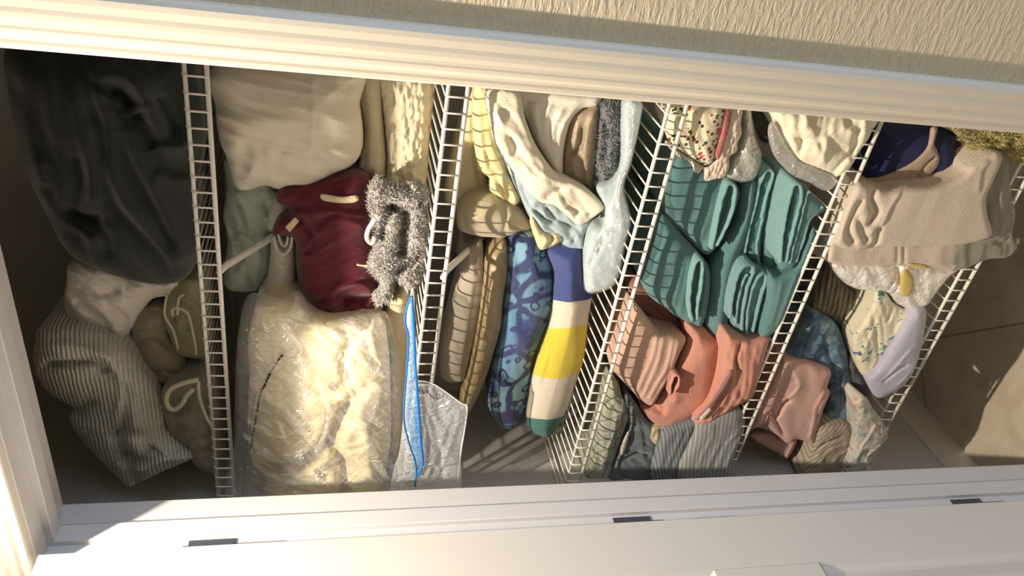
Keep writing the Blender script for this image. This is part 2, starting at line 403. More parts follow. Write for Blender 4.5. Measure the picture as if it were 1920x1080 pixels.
def drape(name, out, y=None, z=None, n=None, b=.03, tb=.04, r=None, ext=0, mat=None, F_=(), W_=(), s=.0031, seed=None,
          label=None, cat=None, group=None, parent=None, sm=True, off=0.0, edge=0.0, fur=None, sag=0.0):
    """a solid piece of cloth: outline (photo pixels laid on a plane at its own distance), bulging front with folds, rounded back.
    F_: strokes (kind, height mm, width mm, points); W_: wrinkle sets (mm, cycles per m, angle, stretch, ridged)"""
    seed = seed if seed is not None else (sum(ord(c)*(i+3) for i, c in enumerate(name+(label or '')[:9])) % 9973)
    out = np.array(out, float); c = out.mean(0)
    p0, nn, e1, e2 = frame(c[0], c[1], y, z, n)
    def loc(p):
        w = atp(p[0], p[1], p0, nn)-p0; return (w@e1, w@e2)
    poly = smooth_path([loc(p) for p in out], True, 5) if sm else np.array([loc(p) for p in out])
    if edge:
        cen = poly.mean(0); dn = gnoise(poly[:, 0]*55, poly[:, 1]*55, seed+5)*edge; v = poly-cen; v /= np.linalg.norm(v, axis=1)[:, None]
        poly = poly+v*dn[:, None]
    lo, hi = poly.min(0)-s, poly.max(0)+s
    nx, ny = int((hi[0]-lo[0])/s)+2, int((hi[1]-lo[1])/s)+2
    gx, gy = np.meshgrid(lo[0]+np.arange(nx)*s, lo[1]+np.arange(ny)*s, indexing='ij')
    X = np.stack([gx.ravel(), gy.ravel()], 1)
    A = poly; B = np.roll(poly, -1, 0)
    ins = np.zeros(len(X), bool)
    for a, b_ in zip(A, B):
        k = ((a[1] > X[:, 1]) != (b_[1] > X[:, 1])) & (X[:, 0] < (b_[0]-a[0])*(X[:, 1]-a[1])/(b_[1]-a[1]+1e-15)+a[0])
        ins ^= k
    d, _, near, _ = seg_dist(X, A, B)
    close = ins & (d < s*.35)
    ins2 = ins & ~close
    I = ins2.reshape(nx, ny)
    cell = I[:-1, :-1] | I[1:, :-1] | I[1:, 1:] | I[:-1, 1:]
    idx = np.arange(nx*ny).reshape(nx, ny)
    q = np.stack([idx[:-1, :-1][cell], idx[1:, :-1][cell], idx[1:, 1:][cell], idx[:-1, 1:][cell]], 1)
    used = np.unique(q); remap = -np.ones(nx*ny, int); remap[used] = np.arange(len(used))
    q = remap[q]; Y = X[used].copy(); dd = d[used].copy(); bo = ~ins2[used]
    Y[bo] = near[used][bo]; dd[bo] = 0
    rr = r if r else max(b*1.3, .012)
    tt = np.clip(dd/rr, 0, 1); prof = np.sqrt(np.clip(1-(1-tt)**2, 0, 1))
    h = b*prof
    fold = np.zeros(len(Y))
    for (amp, fq, ang, st, rid) in W_:
        a = math.radians(ang); st = st*1.9 if rid else st; u = (Y[:, 0]*math.cos(a)+Y[:, 1]*math.sin(a))*fq/st; v = (-Y[:, 0]*math.sin(a)+Y[:, 1]*math.cos(a))*fq
        wp = gnoise(u*.7+9, v*.5+3, seed+1)
        g1 = gnoise(u+wp*.8, v+wp*.9, seed); g2 = gnoise(u*2.1+wp, v*2.1-wp, seed+2)
        if rid: gg = (1-2*np.abs(g1))*.8+(1-2*np.abs(g2))*.3-.5
        else: gg = g1+g2*.35
        fold += 1.6*amp*.001*gg
    for (kd, amp, wd, pts) in F_:
        P = smooth_path([loc(p) for p in pts], False, 5); dq, sd, _, pr = seg_dist(Y, P[:-1], P[1:])
        if kd == 's': dq = dq
        wdm = wd*.00125; am = amp*.0013
        taper = np.clip(np.minimum(pr, 1-pr)*7, 0, 1)
        if kd == 'r': fold += am*np.exp(-(dq/wdm)**2)
        elif kd == 'v': fold -= am*np.exp(-(dq/wdm)**2)*np.clip(taper+.3, 0, 1)
        elif kd == 's':
            # overlap: raised on the right hand side of the stroke, dipping just on the other side
            sdd = dq*sd; sg = 1/(1+np.exp(-np.clip(sdd/.0016, -30, 30)))
            fold += (am*np.exp(-np.maximum(sdd, 0)/wdm)*sg-am*.35*np.exp(-np.maximum(-sdd, 0)/(wdm*.3))*(1-sg))*taper
    h = h+fold*np.clip(dd/.012, 0, 1)+off
    h = np.where(dd > 0, np.maximum(h, -max(tb, .01)*.5*prof), 0 if not off else off)
    camd = CAM-p0; camd /= np.linalg.norm(camd)
    dirv = camd*.75+nn*.25 if z is None else camd*.4+nn*.6
    dirv /= np.linalg.norm(dirv)
    front = p0+Y[:, :1]*e1+Y[:, 1:]*e2+h[:, None]*dirv
    if ext: bv = np.array([0, ext, 0.]); pb = np.clip(dd/.015, 0, 1)
    else: bv = -dirv*tb; pb = prof
    back = p0+Y[:, :1]*e1+Y[:, 1:]*e2+pb[:, None]*bv
    if tb < 0:   # open single sheet
        V = front; FQ = q
        UV = Y
    else:
        inner = dd > 0; bi = np.where(inner, 0, np.arange(len(Y))); bi[inner] = len(Y)+np.arange(inner.sum())
        V = np.concatenate([front, back[inner]]); FQ = np.concatenate([q, bi[q][:, ::-1]])
        UV = np.concatenate([Y, Y[inner]])
    UV = UV+np.array([p0@e1, p0@e2])
    # orientation so normals face out
    a, b2, c2 = front[q[len(q)//2][0]], front[q[len(q)//2][1]], front[q[len(q)//2][2]]
    if np.dot(np.cross(b2-a, c2-a), dirv) < 0: FQ = FQ[:, ::-1]
    V = list(map(tuple, V.tolist())); FL = [tuple(f) for f in FQ.tolist()]
    if fur:
        cnt, ln = fur; rs = np.random.RandomState(seed); k = rs.choice(np.where(dd >= 0)[0], cnt); nv = len(V); UV = UV.tolist()
        for i in k:
            base = np.array(V[i])+rs.normal(0, s*.4, 3); o2 = Y[i]-Y.mean(0); L = np.hypot(*o2)+1e-9; outw = (o2[0]*e1+o2[1]*e2)/L
            dr = dirv*rs.uniform(.2, .9)+rs.normal(0, .5, 3)+outw*(1.0 if dd[i] < .012 else .15); dr /= np.linalg.norm(dr)
            w = np.cross(dr, rs.normal(0, 1, 3)); w /= np.linalg.norm(w); l = ln*rs.uniform(.5, 1.2)
            tip = base+dr*l+rs.normal(0, ln*.15, 3); mid = base+dr*l*.5+w*.0004
            V += [tuple(base-w*.0011), tuple(base+w*.0011), tuple(tip)]
            UV += [list(UV[i])]*3; FL.append((nv, nv+1, nv+2)); nv += 3
        UV = np.array(UV)
    o = link(name, V, FL, mat, parent, True, UV)
    if parent is None: tag(o, label, cat, group)
    elif label: o['label'] = label
    return o

def cord(name, pts, y, rad, mat, parent=None, dy=None, n=8, label=None):
    P = smooth_path(pts, False, 6); k = len(P)
    ys = np.full(k, y) if not isinstance(y, (list, tuple)) else np.interp(np.linspace(0, 1, k), np.linspace(0, 1, len(y)), y)
    o = MB().tube([at(p[0], p[1], yy) for p, yy in zip(P, ys)], rad, n).build(name, mat, parent, True)
    if label: o['label'] = label
    return o

def ribbon(name, pts, y, depth, t, mat, parent=None, closed=False, seed=1, label=None):
    """a strip of folded cloth seen on its edge: path on the front plane, thickness t, running back by depth, edge rounded"""
    P = smooth_path([at(p[0], p[1], y)[[0, 2]] for p in pts], closed, 8); k = len(P)
    prof = [(-1, 1.0), (-1, .02), (-.9, .006), (-.5, .0), (0, -.0015), (.5, .0), (.9, .006), (1, .02), (1, 1.0)]
    V = []; UV = []; FL = []; m = len(prof); L = 0
    for i, p in enumerate(P):
        d = P[min(i+1, k-1)]-P[max(i-1, 0)]; d /= np.linalg.norm(d)+1e-12; nr = np.array([-d[1], d[0]])
        if i: L += np.linalg.norm(P[i]-P[i-1])
        w = gnoise(np.array([L*60.]), np.array([seed*7.3]), seed)[0]
        for (a, dy) in prof:
            yy = y+(depth if dy == 1.0 else dy*.3)+w*.003
            th = t*.5*(1+.15*w)
            V.append((p[0]+nr[0]*a*th, yy, p[1]+nr[1]*a*th)); UV.append((L, a*t*.5+dy*.1))
    for i in range(k-1):
        for j in range(m-1): FL.append((i*m+j, i*m+j+1, (i+1)*m+j+1, (i+1)*m+j))
    FL.append(tuple(range(m))); FL.append(tuple((k-1)*m+j for j in range(m))[::-1])
    o = link(name, V, FL, mat, parent, True, np.array(UV))
    bm = bmesh.new(); bm.from_mesh(o.data); bmesh.ops.recalc_face_normals(bm, faces=bm.faces); bm.to_mesh(o.data); bm.free()
    if label: o['label'] = label
    return o

def uvp(px, py, y):
    p = at(px, py, y); return (-p[2], -p[0])
def stripes(a, b, y, stops, soft=False):
    """colour bands along the line a to b (photo pixels on plane y)"""
    def pat(t, uv):
        A = np.array(uvp(*a, y)); B = np.array(uvp(*b, y)); d = B-A; L = np.linalg.norm(d); d /= L
        sp = t.n('ShaderNodeSeparateXYZ'); t.l(uv, sp.inputs[0])
        u = t.math('ADD', t.math('MULTIPLY', t.math('SUBTRACT', sp.outputs[0], float(A[0])), float(d[0]/L)), t.math('MULTIPLY', t.math('SUBTRACT', sp.outputs[1], float(A[1])), float(d[1]/L)))
        u = t.math('ADD', u, t.math('MULTIPLY', t.math('SUBTRACT', t.noise(uv, 12, 2), .5), .05))
        return t.ramp(u, stops, 'LINEAR' if soft else 'CONSTANT')
    return pat
def lines(c1, c2, freq, ang=0, w=.5, dist=2.0):
    def pat(t, uv):
        wv = t.n('ShaderNodeTexWave', wave_type='BANDS', bands_direction='X'); wv.inputs['Scale'].default_value = freq
        wv.inputs['Distortion'].default_value = dist; wv.inputs['Detail Scale'].default_value = .4
        t.l(t.mapping(uv, rot=(0, 0, math.radians(ang))), wv.inputs['Vector'])
        return t.mix(t.ramp(wv.outputs['Fac'], [(w-.12, (0, 0, 0)), (w+.12, (255, 255, 255))]), tuple(c1), tuple(c2))
    return pat
# ------------------------------------------------------------------ top compartment
PIPE = fabric('cream_piping', (205, 196, 168), 'cotton')
m = fabric('charcoal_velvet', (14, 24, 23), 'velvet', c2=(9, 16, 16), sheen=.28, rough=.8)
A1 = drape('velvet_blanket', [(22, 80), (17, 180), (32, 250), (56, 335), (92, 408), (123, 463), (165, 495), (221, 516), (290, 530), (345, 521), (372, 480), (378, 400), (374, 330), (384, 290), (384, 230), (372, 130), (365, 90), (200, 70)],
      y=.37, b=.085, r=.10, ext=.20, mat=m, s=.0036, label='dark green-grey velvet blanket heaped on the top shelf', cat='blanket',
      F_=[('r', 20, 13, [(198, 172), (204, 150), (228, 142), (256, 156), (280, 190), (298, 235), (316, 262), (332, 262)]), ('v', 26, 13, [(212, 178), (222, 168), (240, 178), (254, 200)]),
          ('v', 20, 12, [(262, 205), (284, 240), (300, 266)]), ('r', 16, 15, [(190, 190), (206, 215), (206, 260), (214, 310), (238, 360), (272, 402), (305, 445), (335, 500)]),
          ('v', 18, 9, [(178, 160), (182, 200), (196, 236), (198, 290), (206, 330), (226, 375), (262, 415), (300, 460), (322, 505)]),
          ('r', 14, 13, [(152, 160), (160, 200), (172, 250), (182, 300), (184, 350)]), ('v', 20, 10, [(150, 275), (160, 325), (148, 370), (160, 392), (205, 396)]),
          ('r', 13, 13, [(240, 245), (262, 300), (290, 345), (318, 400), (340, 460)]), ('v', 14, 8, [(225, 225), (245, 290), (275, 345), (300, 395), (325, 450)]),
          ('r', 12, 12, [(85, 300), (105, 360), (145, 400), (180, 425), (192, 480)]), ('v', 16, 9, [(100, 330), (122, 375), (168, 405), (200, 425), (205, 470)]),
          ('r', 10, 12, [(268, 120), (308, 165), (336, 220), (346, 275)]), ('v', 14, 9, [(295, 175), (322, 225), (332, 265)]), ('s', 12, 14, [(296, 305), (330, 322), (366, 324)]),
          ('r', 9, 12, [(60, 150), (70, 240), (95, 320), (120, 370)]), ('r', 9, 12, [(105, 130), (112, 220), (132, 300), (140, 360)])],
      W_=[(9, 10, 66, 3, False), (3, 26, 62, 3, False)])
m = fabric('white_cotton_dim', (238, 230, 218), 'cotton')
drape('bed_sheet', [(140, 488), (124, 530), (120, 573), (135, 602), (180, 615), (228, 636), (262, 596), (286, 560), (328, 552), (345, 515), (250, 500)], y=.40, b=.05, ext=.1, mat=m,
      label='crumpled off-white sheet beside the dark velvet blanket on the top shelf', cat='sheet',
      F_=[('v', 9, 6, [(150, 530), (190, 545), (230, 535)]), ('s', 9, 9, [(232, 527), (240, 550), (290, 556), (330, 540)]), ('v', 6, 5, [(140, 560), (180, 575), (210, 610)]), ('v', 7, 5, [(200, 560), (235, 590), (245, 625)])],
      W_=[(6, 22, 60, 1.8, True), (2.5, 55, 30, 2, True)])
m = fabric('taupe_cotton', (150, 136, 112), 'cotton')
drape('pillowcase', [(255, 585), (247, 627), (258, 667), (290, 717), (345, 713), (345, 655), (318, 627), (312, 575), (280, 572)], y=.40, b=.045, ext=.15, mat=m,
      label='crumpled taupe cloth beside the crumpled off-white sheet', cat='cloth',
      F_=[('s', 7, 9, [(270, 590), (290, 605), (300, 625)]), ('v', 7, 5, [(262, 640), (285, 625), (310, 640)]), ('v', 6, 5, [(280, 700), (305, 690), (335, 695)])],
      W_=[(5, 24, 20, 1.5, True), (2, 60, 20, 2, True)])
m = fabric('olive_cotton', (150, 142, 108), 'cotton')
A4 = drape('piped_cloth', [(345, 512), (315, 540), (307, 595), (318, 630), (333, 662), (369, 672), (398, 668), (396, 590), (388, 520)], y=.39, b=.04, ext=.15, mat=m,
      label='olive cloth with cream piping, pressed against the top shelf rail', cat='cloth',
      F_=[('v', 10, 7, [(325, 600), (330, 580), (350, 590), (352, 615)]), ('s', 8, 8, [(312, 560), (320, 600), (340, 640), (365, 665)])], W_=[(5, 22, 70, 2, True)])
cord('piping', [(313, 551), (309, 590), (325, 620), (334, 655)], .352, .0022, PIPE, A4)
cord('piping', [(324, 592), (324, 580), (336, 578), (352, 588), (360, 615), (366, 645), (368, 665)], .342, .0022, PIPE, A4)
cord('piping', [(345, 552), (335, 560), (333, 590)], .345, .0022, PIPE, A4)
m = fabric('grey_knit', (222, 218, 204), 'knit', c2=(204, 200, 184), sheen=.2, scale=1.0)
drape('knitted_blanket', [(76, 613), (133, 605), (191, 618), (240, 650), (276, 695), (298, 729), (309, 764), (318, 800), (351, 826), (372, 849), (311, 877), (267, 899), (240, 908), (213, 884), (169, 840), (138, 800), (129, 775), (138, 762), (93, 735), (71, 707), (62, 671), (65, 640)],
      y=.36, b=.085, r=.07, ext=.15, mat=m, s=.0036, label='large grey-beige ribbed knit blanket bundled on the top shelf', cat='blanket',
      F_=[('s', 16, 16, [(210, 770), (225, 735), (225, 700), (200, 672), (150, 665), (100, 668), (76, 690)]), ('v', 20, 8, [(92, 672), (140, 668), (190, 666), (205, 690)]),
          ('r', 10, 14, [(200, 650), (235, 690), (240, 740), (255, 780)]), ('v', 18, 7, [(237, 700), (240, 750), (236, 790), (222, 800)]),
          ('v', 22, 9, [(222, 791), (240, 850), (249, 867), (252, 902)]), ('v', 26, 12, [(235, 835), (262, 845), (298, 825)]),
          ('s', 10, 12, [(250, 868), (285, 850), (330, 832), (350, 830)]), ('v', 14, 8, [(130, 770), (160, 755), (180, 735)]),
          ('s', 8, 14, [(65, 640), (120, 632), (180, 640), (215, 660)]), ('r', 12, 12, [(255, 812), (275, 838), (300, 830)])],
      W_=[(4, 12, 20, 1.5, False)])
m = fabric('beige_fleece', (186, 174, 146), 'knit', c2=(168, 158, 136), scale=1.5)
A6 = drape('fleece_throw', [(302, 733), (330, 716), (365, 705), (398, 690), (408, 740), (412, 830), (410, 884), (382, 882), (356, 860), (351, 838), (330, 822), (312, 800), (304, 765)], y=.345, b=.05, ext=.12, mat=m,
      label='beige fleece throw with a pale curled edge, left end of the top shelf', cat='throw',
      F_=[('v', 22, 10, [(316, 755), (325, 768), (342, 760), (352, 740)]), ('s', 12, 10, [(375, 690), (376, 730), (390, 790), (402, 810)]), ('v', 12, 6, [(325, 812), (338, 800), (336, 790)]), ('s', 8, 10, [(400, 820), (375, 835), (355, 832)])], W_=[(4, 20, 0, 1.5, True)])
cord('rolled_edge', [(372, 712), (345, 718), (320, 730), (312, 748), (316, 763), (328, 768), (341, 758), (350, 742), (362, 730)], .288, .0042, PIPE, A6)
cord('rolled_edge', [(372, 715), (374, 745), (386, 780), (398, 800)], .292, .0030, PIPE, A6)

# ------------------------------------------------------------------ second compartment
m = fabric('white_comforter', (226, 218, 198), 'cotton', c2=(214, 205, 184), scale=.5)
drape('comforter', [(408, 122), (404, 200), (411, 259), (425, 295), (440, 345), (461, 356), (498, 347), (523, 354), (545, 347), (584, 346), (624, 326), (661, 308), (678, 283), (681, 242), (675, 193), (668, 120)],
      y=.41, b=.10, r=.10, ext=.12, mat=m, label='puffy white comforter at the right end of the second compartment', cat='comforter',
      F_=[('r', 6, 16, [(425, 215), (480, 212), (560, 228), (620, 225), (680, 215)]), ('v', 7, 9, [(460, 350), (462, 300), (470, 250)]), ('v', 5, 7, [(495, 345), (498, 290), (492, 260)]), ('v', 6, 8, [(525, 350), (520, 300), (530, 265)]),
          ('v', 5, 7, [(560, 340), (572, 290)]), ('v', 6, 9, [(625, 320), (600, 280), (610, 240)]), ('v', 5, 8, [(670, 280), (640, 260), (610, 270)]), ('r', 4, 5, [(585, 150), (585, 230), (575, 300)]), ('v', 6, 8, [(670, 200), (640, 185), (650, 150)]), ('r', 6, 14, [(430, 290), (470, 230), (540, 215)])],
      W_=[(7, 14, 10, 3, True), (3, 34, 5, 3, True)])
m = fabric('cream_quilt', (214, 202, 172), 'cotton')
drape('folded_quilt', [(668, 140), (682, 242), (674, 300), (675, 322), (706, 338), (722, 342), (724, 295), (716, 201), (712, 140)], y=.42, b=.03, ext=.15, mat=m,
      label='folded cream quilt in thin layers between white comforter and woven blanket', cat='quilt',
      F_=[('s', 9, 5, [(690, 320), (693, 240), (684, 150)]), ('s', 9, 5, [(702, 335), (705, 240), (693, 150)]), ('s', 9, 5, [(714, 338), (717, 260), (704, 160)]), ('v', 8, 3, [(680, 320), (686, 240), (676, 150)])], W_=[(2, 30, 90, 3, False)])
m = fabric('woven_cream', (232, 222, 190), 'boucle', c2=(222, 210, 176))
drape('woven_blanket', [(706, 140), (716, 201), (724, 295), (721, 345), (745, 356), (792, 356), (801, 324), (805, 242), (807, 150), (760, 130)], y=.43, b=.04, r=.035, ext=.18, mat=m,
      label='cream loop-woven blanket folded at the right end of the second compartment', cat='blanket', F_=[('s', 6, 8, [(732, 345), (730, 260), (722, 160)]), ('v', 4, 4, [(745, 340), (742, 250), (735, 170)])], W_=[(2.5, 60, 0, 1, False), (3, 14, 90, 2, False)])
m = fabric('sage_cotton', (184, 194, 176), 'cotton')
drape('fitted_sheet', [(424, 290), (426, 345), (419, 405), (427, 452), (421, 535), (471, 546), (489, 533), (508, 500), (514, 450), (516, 400), (524, 364), (500, 330)], y=.46, b=.05, ext=.12, mat=m,
      label='crumpled sage green sheet under the top shelf', cat='sheet',
      F_=[('s', 9, 10, [(505, 440), (470, 430), (450, 390), (440, 350)]), ('v', 10, 5, [(420, 410), (440, 440), (452, 470), (440, 500)]), ('v', 9, 5, [(445, 370), (465, 420), (480, 435)]), ('s', 8, 9, [(430, 460), (455, 430), (490, 470), (480, 520)]), ('v', 8, 5, [(465, 490), (470, 515), (480, 540)]), ('v', 8, 6, [(495, 375), (508, 400)])],
      W_=[(5, 20, 60, 2, True), (2, 50, 60, 2, True)])
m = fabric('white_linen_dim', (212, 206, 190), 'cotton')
drape('folded_napkin', [(522, 355), (507, 385), (498, 428), (517, 434), (540, 408), (552, 385), (540, 362)], y=.44, b=.02, ext=.08, mat=m,
      label='pleated off-white cloth edge between sage sheet and burgundy cloth', cat='cloth', F_=[('s', 7, 4, [(505, 425), (514, 395), (528, 368)]), ('s', 7, 4, [(513, 428), (523, 400), (537, 375)]), ('s', 7, 4, [(522, 428), (533, 402), (546, 382)])])
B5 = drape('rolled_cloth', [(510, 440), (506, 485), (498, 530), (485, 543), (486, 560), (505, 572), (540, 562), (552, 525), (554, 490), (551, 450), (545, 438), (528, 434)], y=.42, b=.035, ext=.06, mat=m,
      label='rolled pale grey cloth just below the sage sheet', cat='cloth', F_=[('s', 9, 8, [(508, 450), (514, 475), (530, 492), (548, 480), (552, 450)]), ('v', 12, 5, [(495, 548), (498, 562)]), ('v', 6, 4, [(510, 556), (530, 552)])])
ribbon('rolled_layer', [(513, 445), (520, 470), (534, 478), (545, 465), (547, 446)], .376, .03, .005, m, B5)
ribbon('rolled_layer', [(521, 440), (527, 458), (536, 462), (540, 445)], .374, .03, .004, m, B5)
m = fabric('burgundy_cotton', (98, 18, 38), 'cotton', c2=(82, 12, 30), sheen=.2)
B6 = drape('tablecloth', [(518, 360), (543, 345), (600, 332), (645, 318), (680, 318), (698, 334), (697, 370), (703, 421), (712, 470), (712, 520), (708, 560), (705, 578), (672, 584), (630, 597), (602, 588), (575, 560), (559, 524), (554, 480), (550, 447), (512, 440), (518, 413), (543, 392), (520, 380)],
      y=.40, b=.06, r=.06, ext=.12, mat=m, label='burgundy cloth bundled in the middle of the second compartment', cat='cloth',
      F_=[('s', 10, 12, [(520, 378), (560, 392), (620, 385), (680, 395), (700, 370)]), ('s', 8, 14, [(555, 470), (590, 430), (630, 400), (700, 420)]), ('v', 22, 12, [(640, 555), (662, 552), (690, 560)]),
          ('s', 10, 12, [(620, 575), (615, 545), (640, 520), (680, 520), (705, 540)]), ('v', 8, 6, [(560, 400), (590, 440), (580, 470)]), ('s', 8, 10, [(700, 330), (670, 340), (660, 375)]), ('r', 6, 8, [(600, 350), (640, 340), (685, 325)])],
      W_=[(5, 14, 150, 2.5, True), (2.5, 34, 150, 3, True)])
m2 = fabric('cream_label', (216, 204, 164), 'cotton')
drape('sewn_label', [(534, 426), (553, 407), (562, 414), (543, 436)], y=.338, b=.001, tb=.001, mat=m2, parent=B6, sm=False, label='small cream sewn label')
drape('white_hem', [(603, 364), (640, 369), (668, 366), (670, 378), (640, 381), (606, 376)], y=.338, b=.003, tb=.003, mat=m2, parent=B6, label='strip of white hem')
m = fabric('grey_plush', (192, 188, 182), 'fuzz', sheen=.4, c2=(172, 168, 163))
B7 = drape('fluffy_throw', [(707, 334), (694, 350), (688, 380), (699, 410), (705, 440), (703, 466), (690, 496), (703, 512), (716, 528), (700, 552), (707, 566), (731, 560), (740, 520), (752, 530), (764, 541), (784, 522), (794, 478), (799, 433), (799, 383), (797, 350), (749, 338), (722, 340)],
      y=.35, b=.045, r=.03, tb=.05, mat=m, edge=.004, fur=(9000, .008), label='fluffy grey throw in front of woven cream blanket', cat='throw',
      F_=[('v', 34, 9, [(760, 392), (757, 430), (752, 480)]), ('v', 26, 8, [(742, 380), (725, 410), (718, 450)]), ('v', 14, 7, [(715, 385), (765, 388), (795, 375)]), ('v', 20, 8, [(740, 510), (765, 490), (795, 470)])],
      W_=[(5, 30, 0, 1.5, False), (3, 80, 0, 1, False)])
cord('fabric_loop', [(706, 408), (692, 428), (688, 446), (697, 456), (703, 444)], .33, .0042, fabric('white_tape', (225, 218, 205), 'cotton'), B7, label='white hanging loop')
cord('drawstring_tip', [(669, 496), (680, 498), (690, 498)], .33, .0018, m2, B6)
m = fabric('peach_cotton', (226, 206, 168), 'cotton')
drape('folded_cloth', [(742, 550), (764, 532), (770, 600), (770, 700), (762, 790), (752, 850), (738, 862), (733, 760), (733, 650), (722, 600)], y=.375, b=.03, ext=.22, mat=m,
      label='pale peach cloth standing between bagged blanket and zipper bag', cat='cloth', F_=[('s', 5, 9, [(748, 600), (752, 680), (748, 780)]), ('s', 4, 6, [(735, 610), (745, 640), (740, 720)])], W_=[(3, 16, 90, 2, False)])
m = fabric('cream_fleece', (224, 210, 166), 'velvet', c2=(212, 198, 152), scale=1.4)
drape('fleece_blanket', [(505, 560), (474, 594), (464, 648), (468, 700), (464, 792), (470, 858), (497, 893), (505, 950), (650, 950), (703, 935), (730, 843), (733, 753), (727, 637), (706, 590), (594, 584), (540, 560)],
      y=.355, b=.085, r=.065, ext=.26, mat=m, label='cream fleece blanket folded inside the clear plastic bag', cat='blanket',
      F_=[('v', 46, 11, [(660, 735), (635, 765), (618, 810), (585, 840), (530, 862), (475, 860)]), ('v', 34, 9, [(618, 815), (640, 860), (645, 930)]), ('s', 8, 14, [(520, 640), (530, 700), (525, 760)]), ('v', 9, 7, [(640, 680), (660, 720), (690, 710)]),
          ('v', 10, 8, [(620, 720), (650, 700), (640, 660), (670, 620)]), ('r', 10, 12, [(650, 740), (680, 790), (690, 870)]), ('s', 8, 12, [(480, 880), (530, 850), (590, 860), (620, 900)]), ('v', 7, 6, [(690, 590), (680, 630), (700, 680)])],
      W_=[(6, 15, 40, 1.5, False), (3, 36, 20, 1.5, True)])
m = film('clear_bag_film', cover=.2)
B8 = drape('plastic_bag', [(470, 550), (450, 600), (441, 700), (440, 800), (446, 950), (740, 950), (748, 850), (752, 780), (750, 690), (738, 620), (724, 585), (690, 583), (600, 592), (560, 545), (530, 560)],
      y=.337, b=.085, r=.055, tb=-1, mat=m, label='clear plastic bag with black print round the cream fleece blanket', cat='bag',
      F_=[('s', 9, 6, [(500, 700), (520, 750), (540, 810)]), ('v', 8, 4, [(530, 770), (565, 800), (590, 825)]), ('s', 8, 6, [(600, 610), (640, 640), (665, 680), (680, 720)]), ('s', 8, 6, [(690, 600), (700, 640), (725, 650)]), ('v', 8, 4, [(640, 600), (650, 640), (640, 700), (660, 740)]), ('v', 7, 4, [(590, 690), (610, 760), (590, 830)]), ('s', 6, 5, [(720, 680), (700, 760), (680, 800)])],
      W_=[(6, 20, 50, 2.5, True), (3, 50, 40, 3, True)])
INK = paint('black_print', (22, 22, 24), .5)
P = smooth_path([(466, 855), (476, 800), (486, 745), (498, 715), (511, 690), (529, 664)], False, 12)
g = MB(); rs = random.Random(4)
for i in range(4, len(P)-1):
    if i % 9 == 8: continue
    p = P[i]; d = P[i+1]-P[i]; d /= np.linalg.norm(d); nrm = np.array([-d[1], d[0]])
    for k in range(2):
        a = p+d*(k*2.0-1)+nrm*rs.uniform(-1.5, 0); b_ = a+nrm*rs.uniform(2.5, 4.5)+d*rs.uniform(-.8, .8)
        g.tube([at(a[0], a[1], .262), at(b_[0], b_[1], .262)], .00075, 5)
o = g.build('printed_text', INK, B8)
for pts in ([(478, 850), (470, 800), (478, 740)], [(455, 930), (462, 860), (468, 800)], [(462, 645), (474, 640), (484, 643)]):
    cord('bag_crease', pts, .28, .0009, INK, B8, n=5)
m = film('zip_bag_film', (228, 234, 240), cover=.34)
B9 = drape('zipper_bag', [(772, 540), (762, 596), (766, 634), (763, 691), (757, 767), (749, 843), (738, 881), (742, 930), (856, 930), (864, 850), (877, 768), (863, 755), (814, 722), (784, 714), (782, 672), (777, 596), (777, 556)],
      y=.285, b=.012, tb=.006, r=.03, mat=m, s=.003, label='empty clear zipper bag with blue seal hanging over the second shelf', cat='bag',
      F_=[('s', 6, 5, [(865, 760), (858, 800), (840, 850), (815, 900)]), ('s', 5, 8, [(850, 770), (830, 830), (800, 900)]), ('v', 4, 4, [(800, 760), (820, 820), (830, 900)])], W_=[(3, 26, 60, 2.5, True)])
BZ = paint('blue_zip_plastic', (28, 120, 205), .3)
cord('zip_seal', [(770, 556), (759, 596), (766, 634), (763, 691), (757, 778), (765, 824), (780, 873), (778, 912)], .270, .0018, BZ, B9, label='bright blue zip seal line')
cord('zip_seal', [(772, 556), (776, 615), (778, 672), (782, 729), (789, 824), (793, 868), (784, 892)], .268, .0024, BZ, B9, label='bright blue zip seal line')
drape('seal_band', [(770, 570), (765, 634), (766, 700), (762, 778), (770, 824), (783, 873), (791, 868), (787, 824), (780, 729), (776, 672), (774, 615)], y=.270, b=.001, tb=-1, mat=film('blue_band_film', (110, 175, 225), cover=.75), parent=B9, label='pale blue band between the seal lines')
cord('bag_edge', [(784, 714), (814, 721), (863, 755), (876, 768), (864, 850), (858, 905)], .282, .0014, film('edge_film', (245, 246, 248), cover=1.2), B9)
g = MB()
for (x, yy) in ((776, 726), (782, 729), (792, 732), (800, 731), (806, 738), (812, 743), (817, 742)):
    g.tube([at(x, yy, .272), at(x+2, yy+6, .272)], .0009, 5); g.tube([at(x+2, yy+6, .272), at(x+5, yy+3, .272)], .0007, 5)
g.build('printed_text', INK, B9)
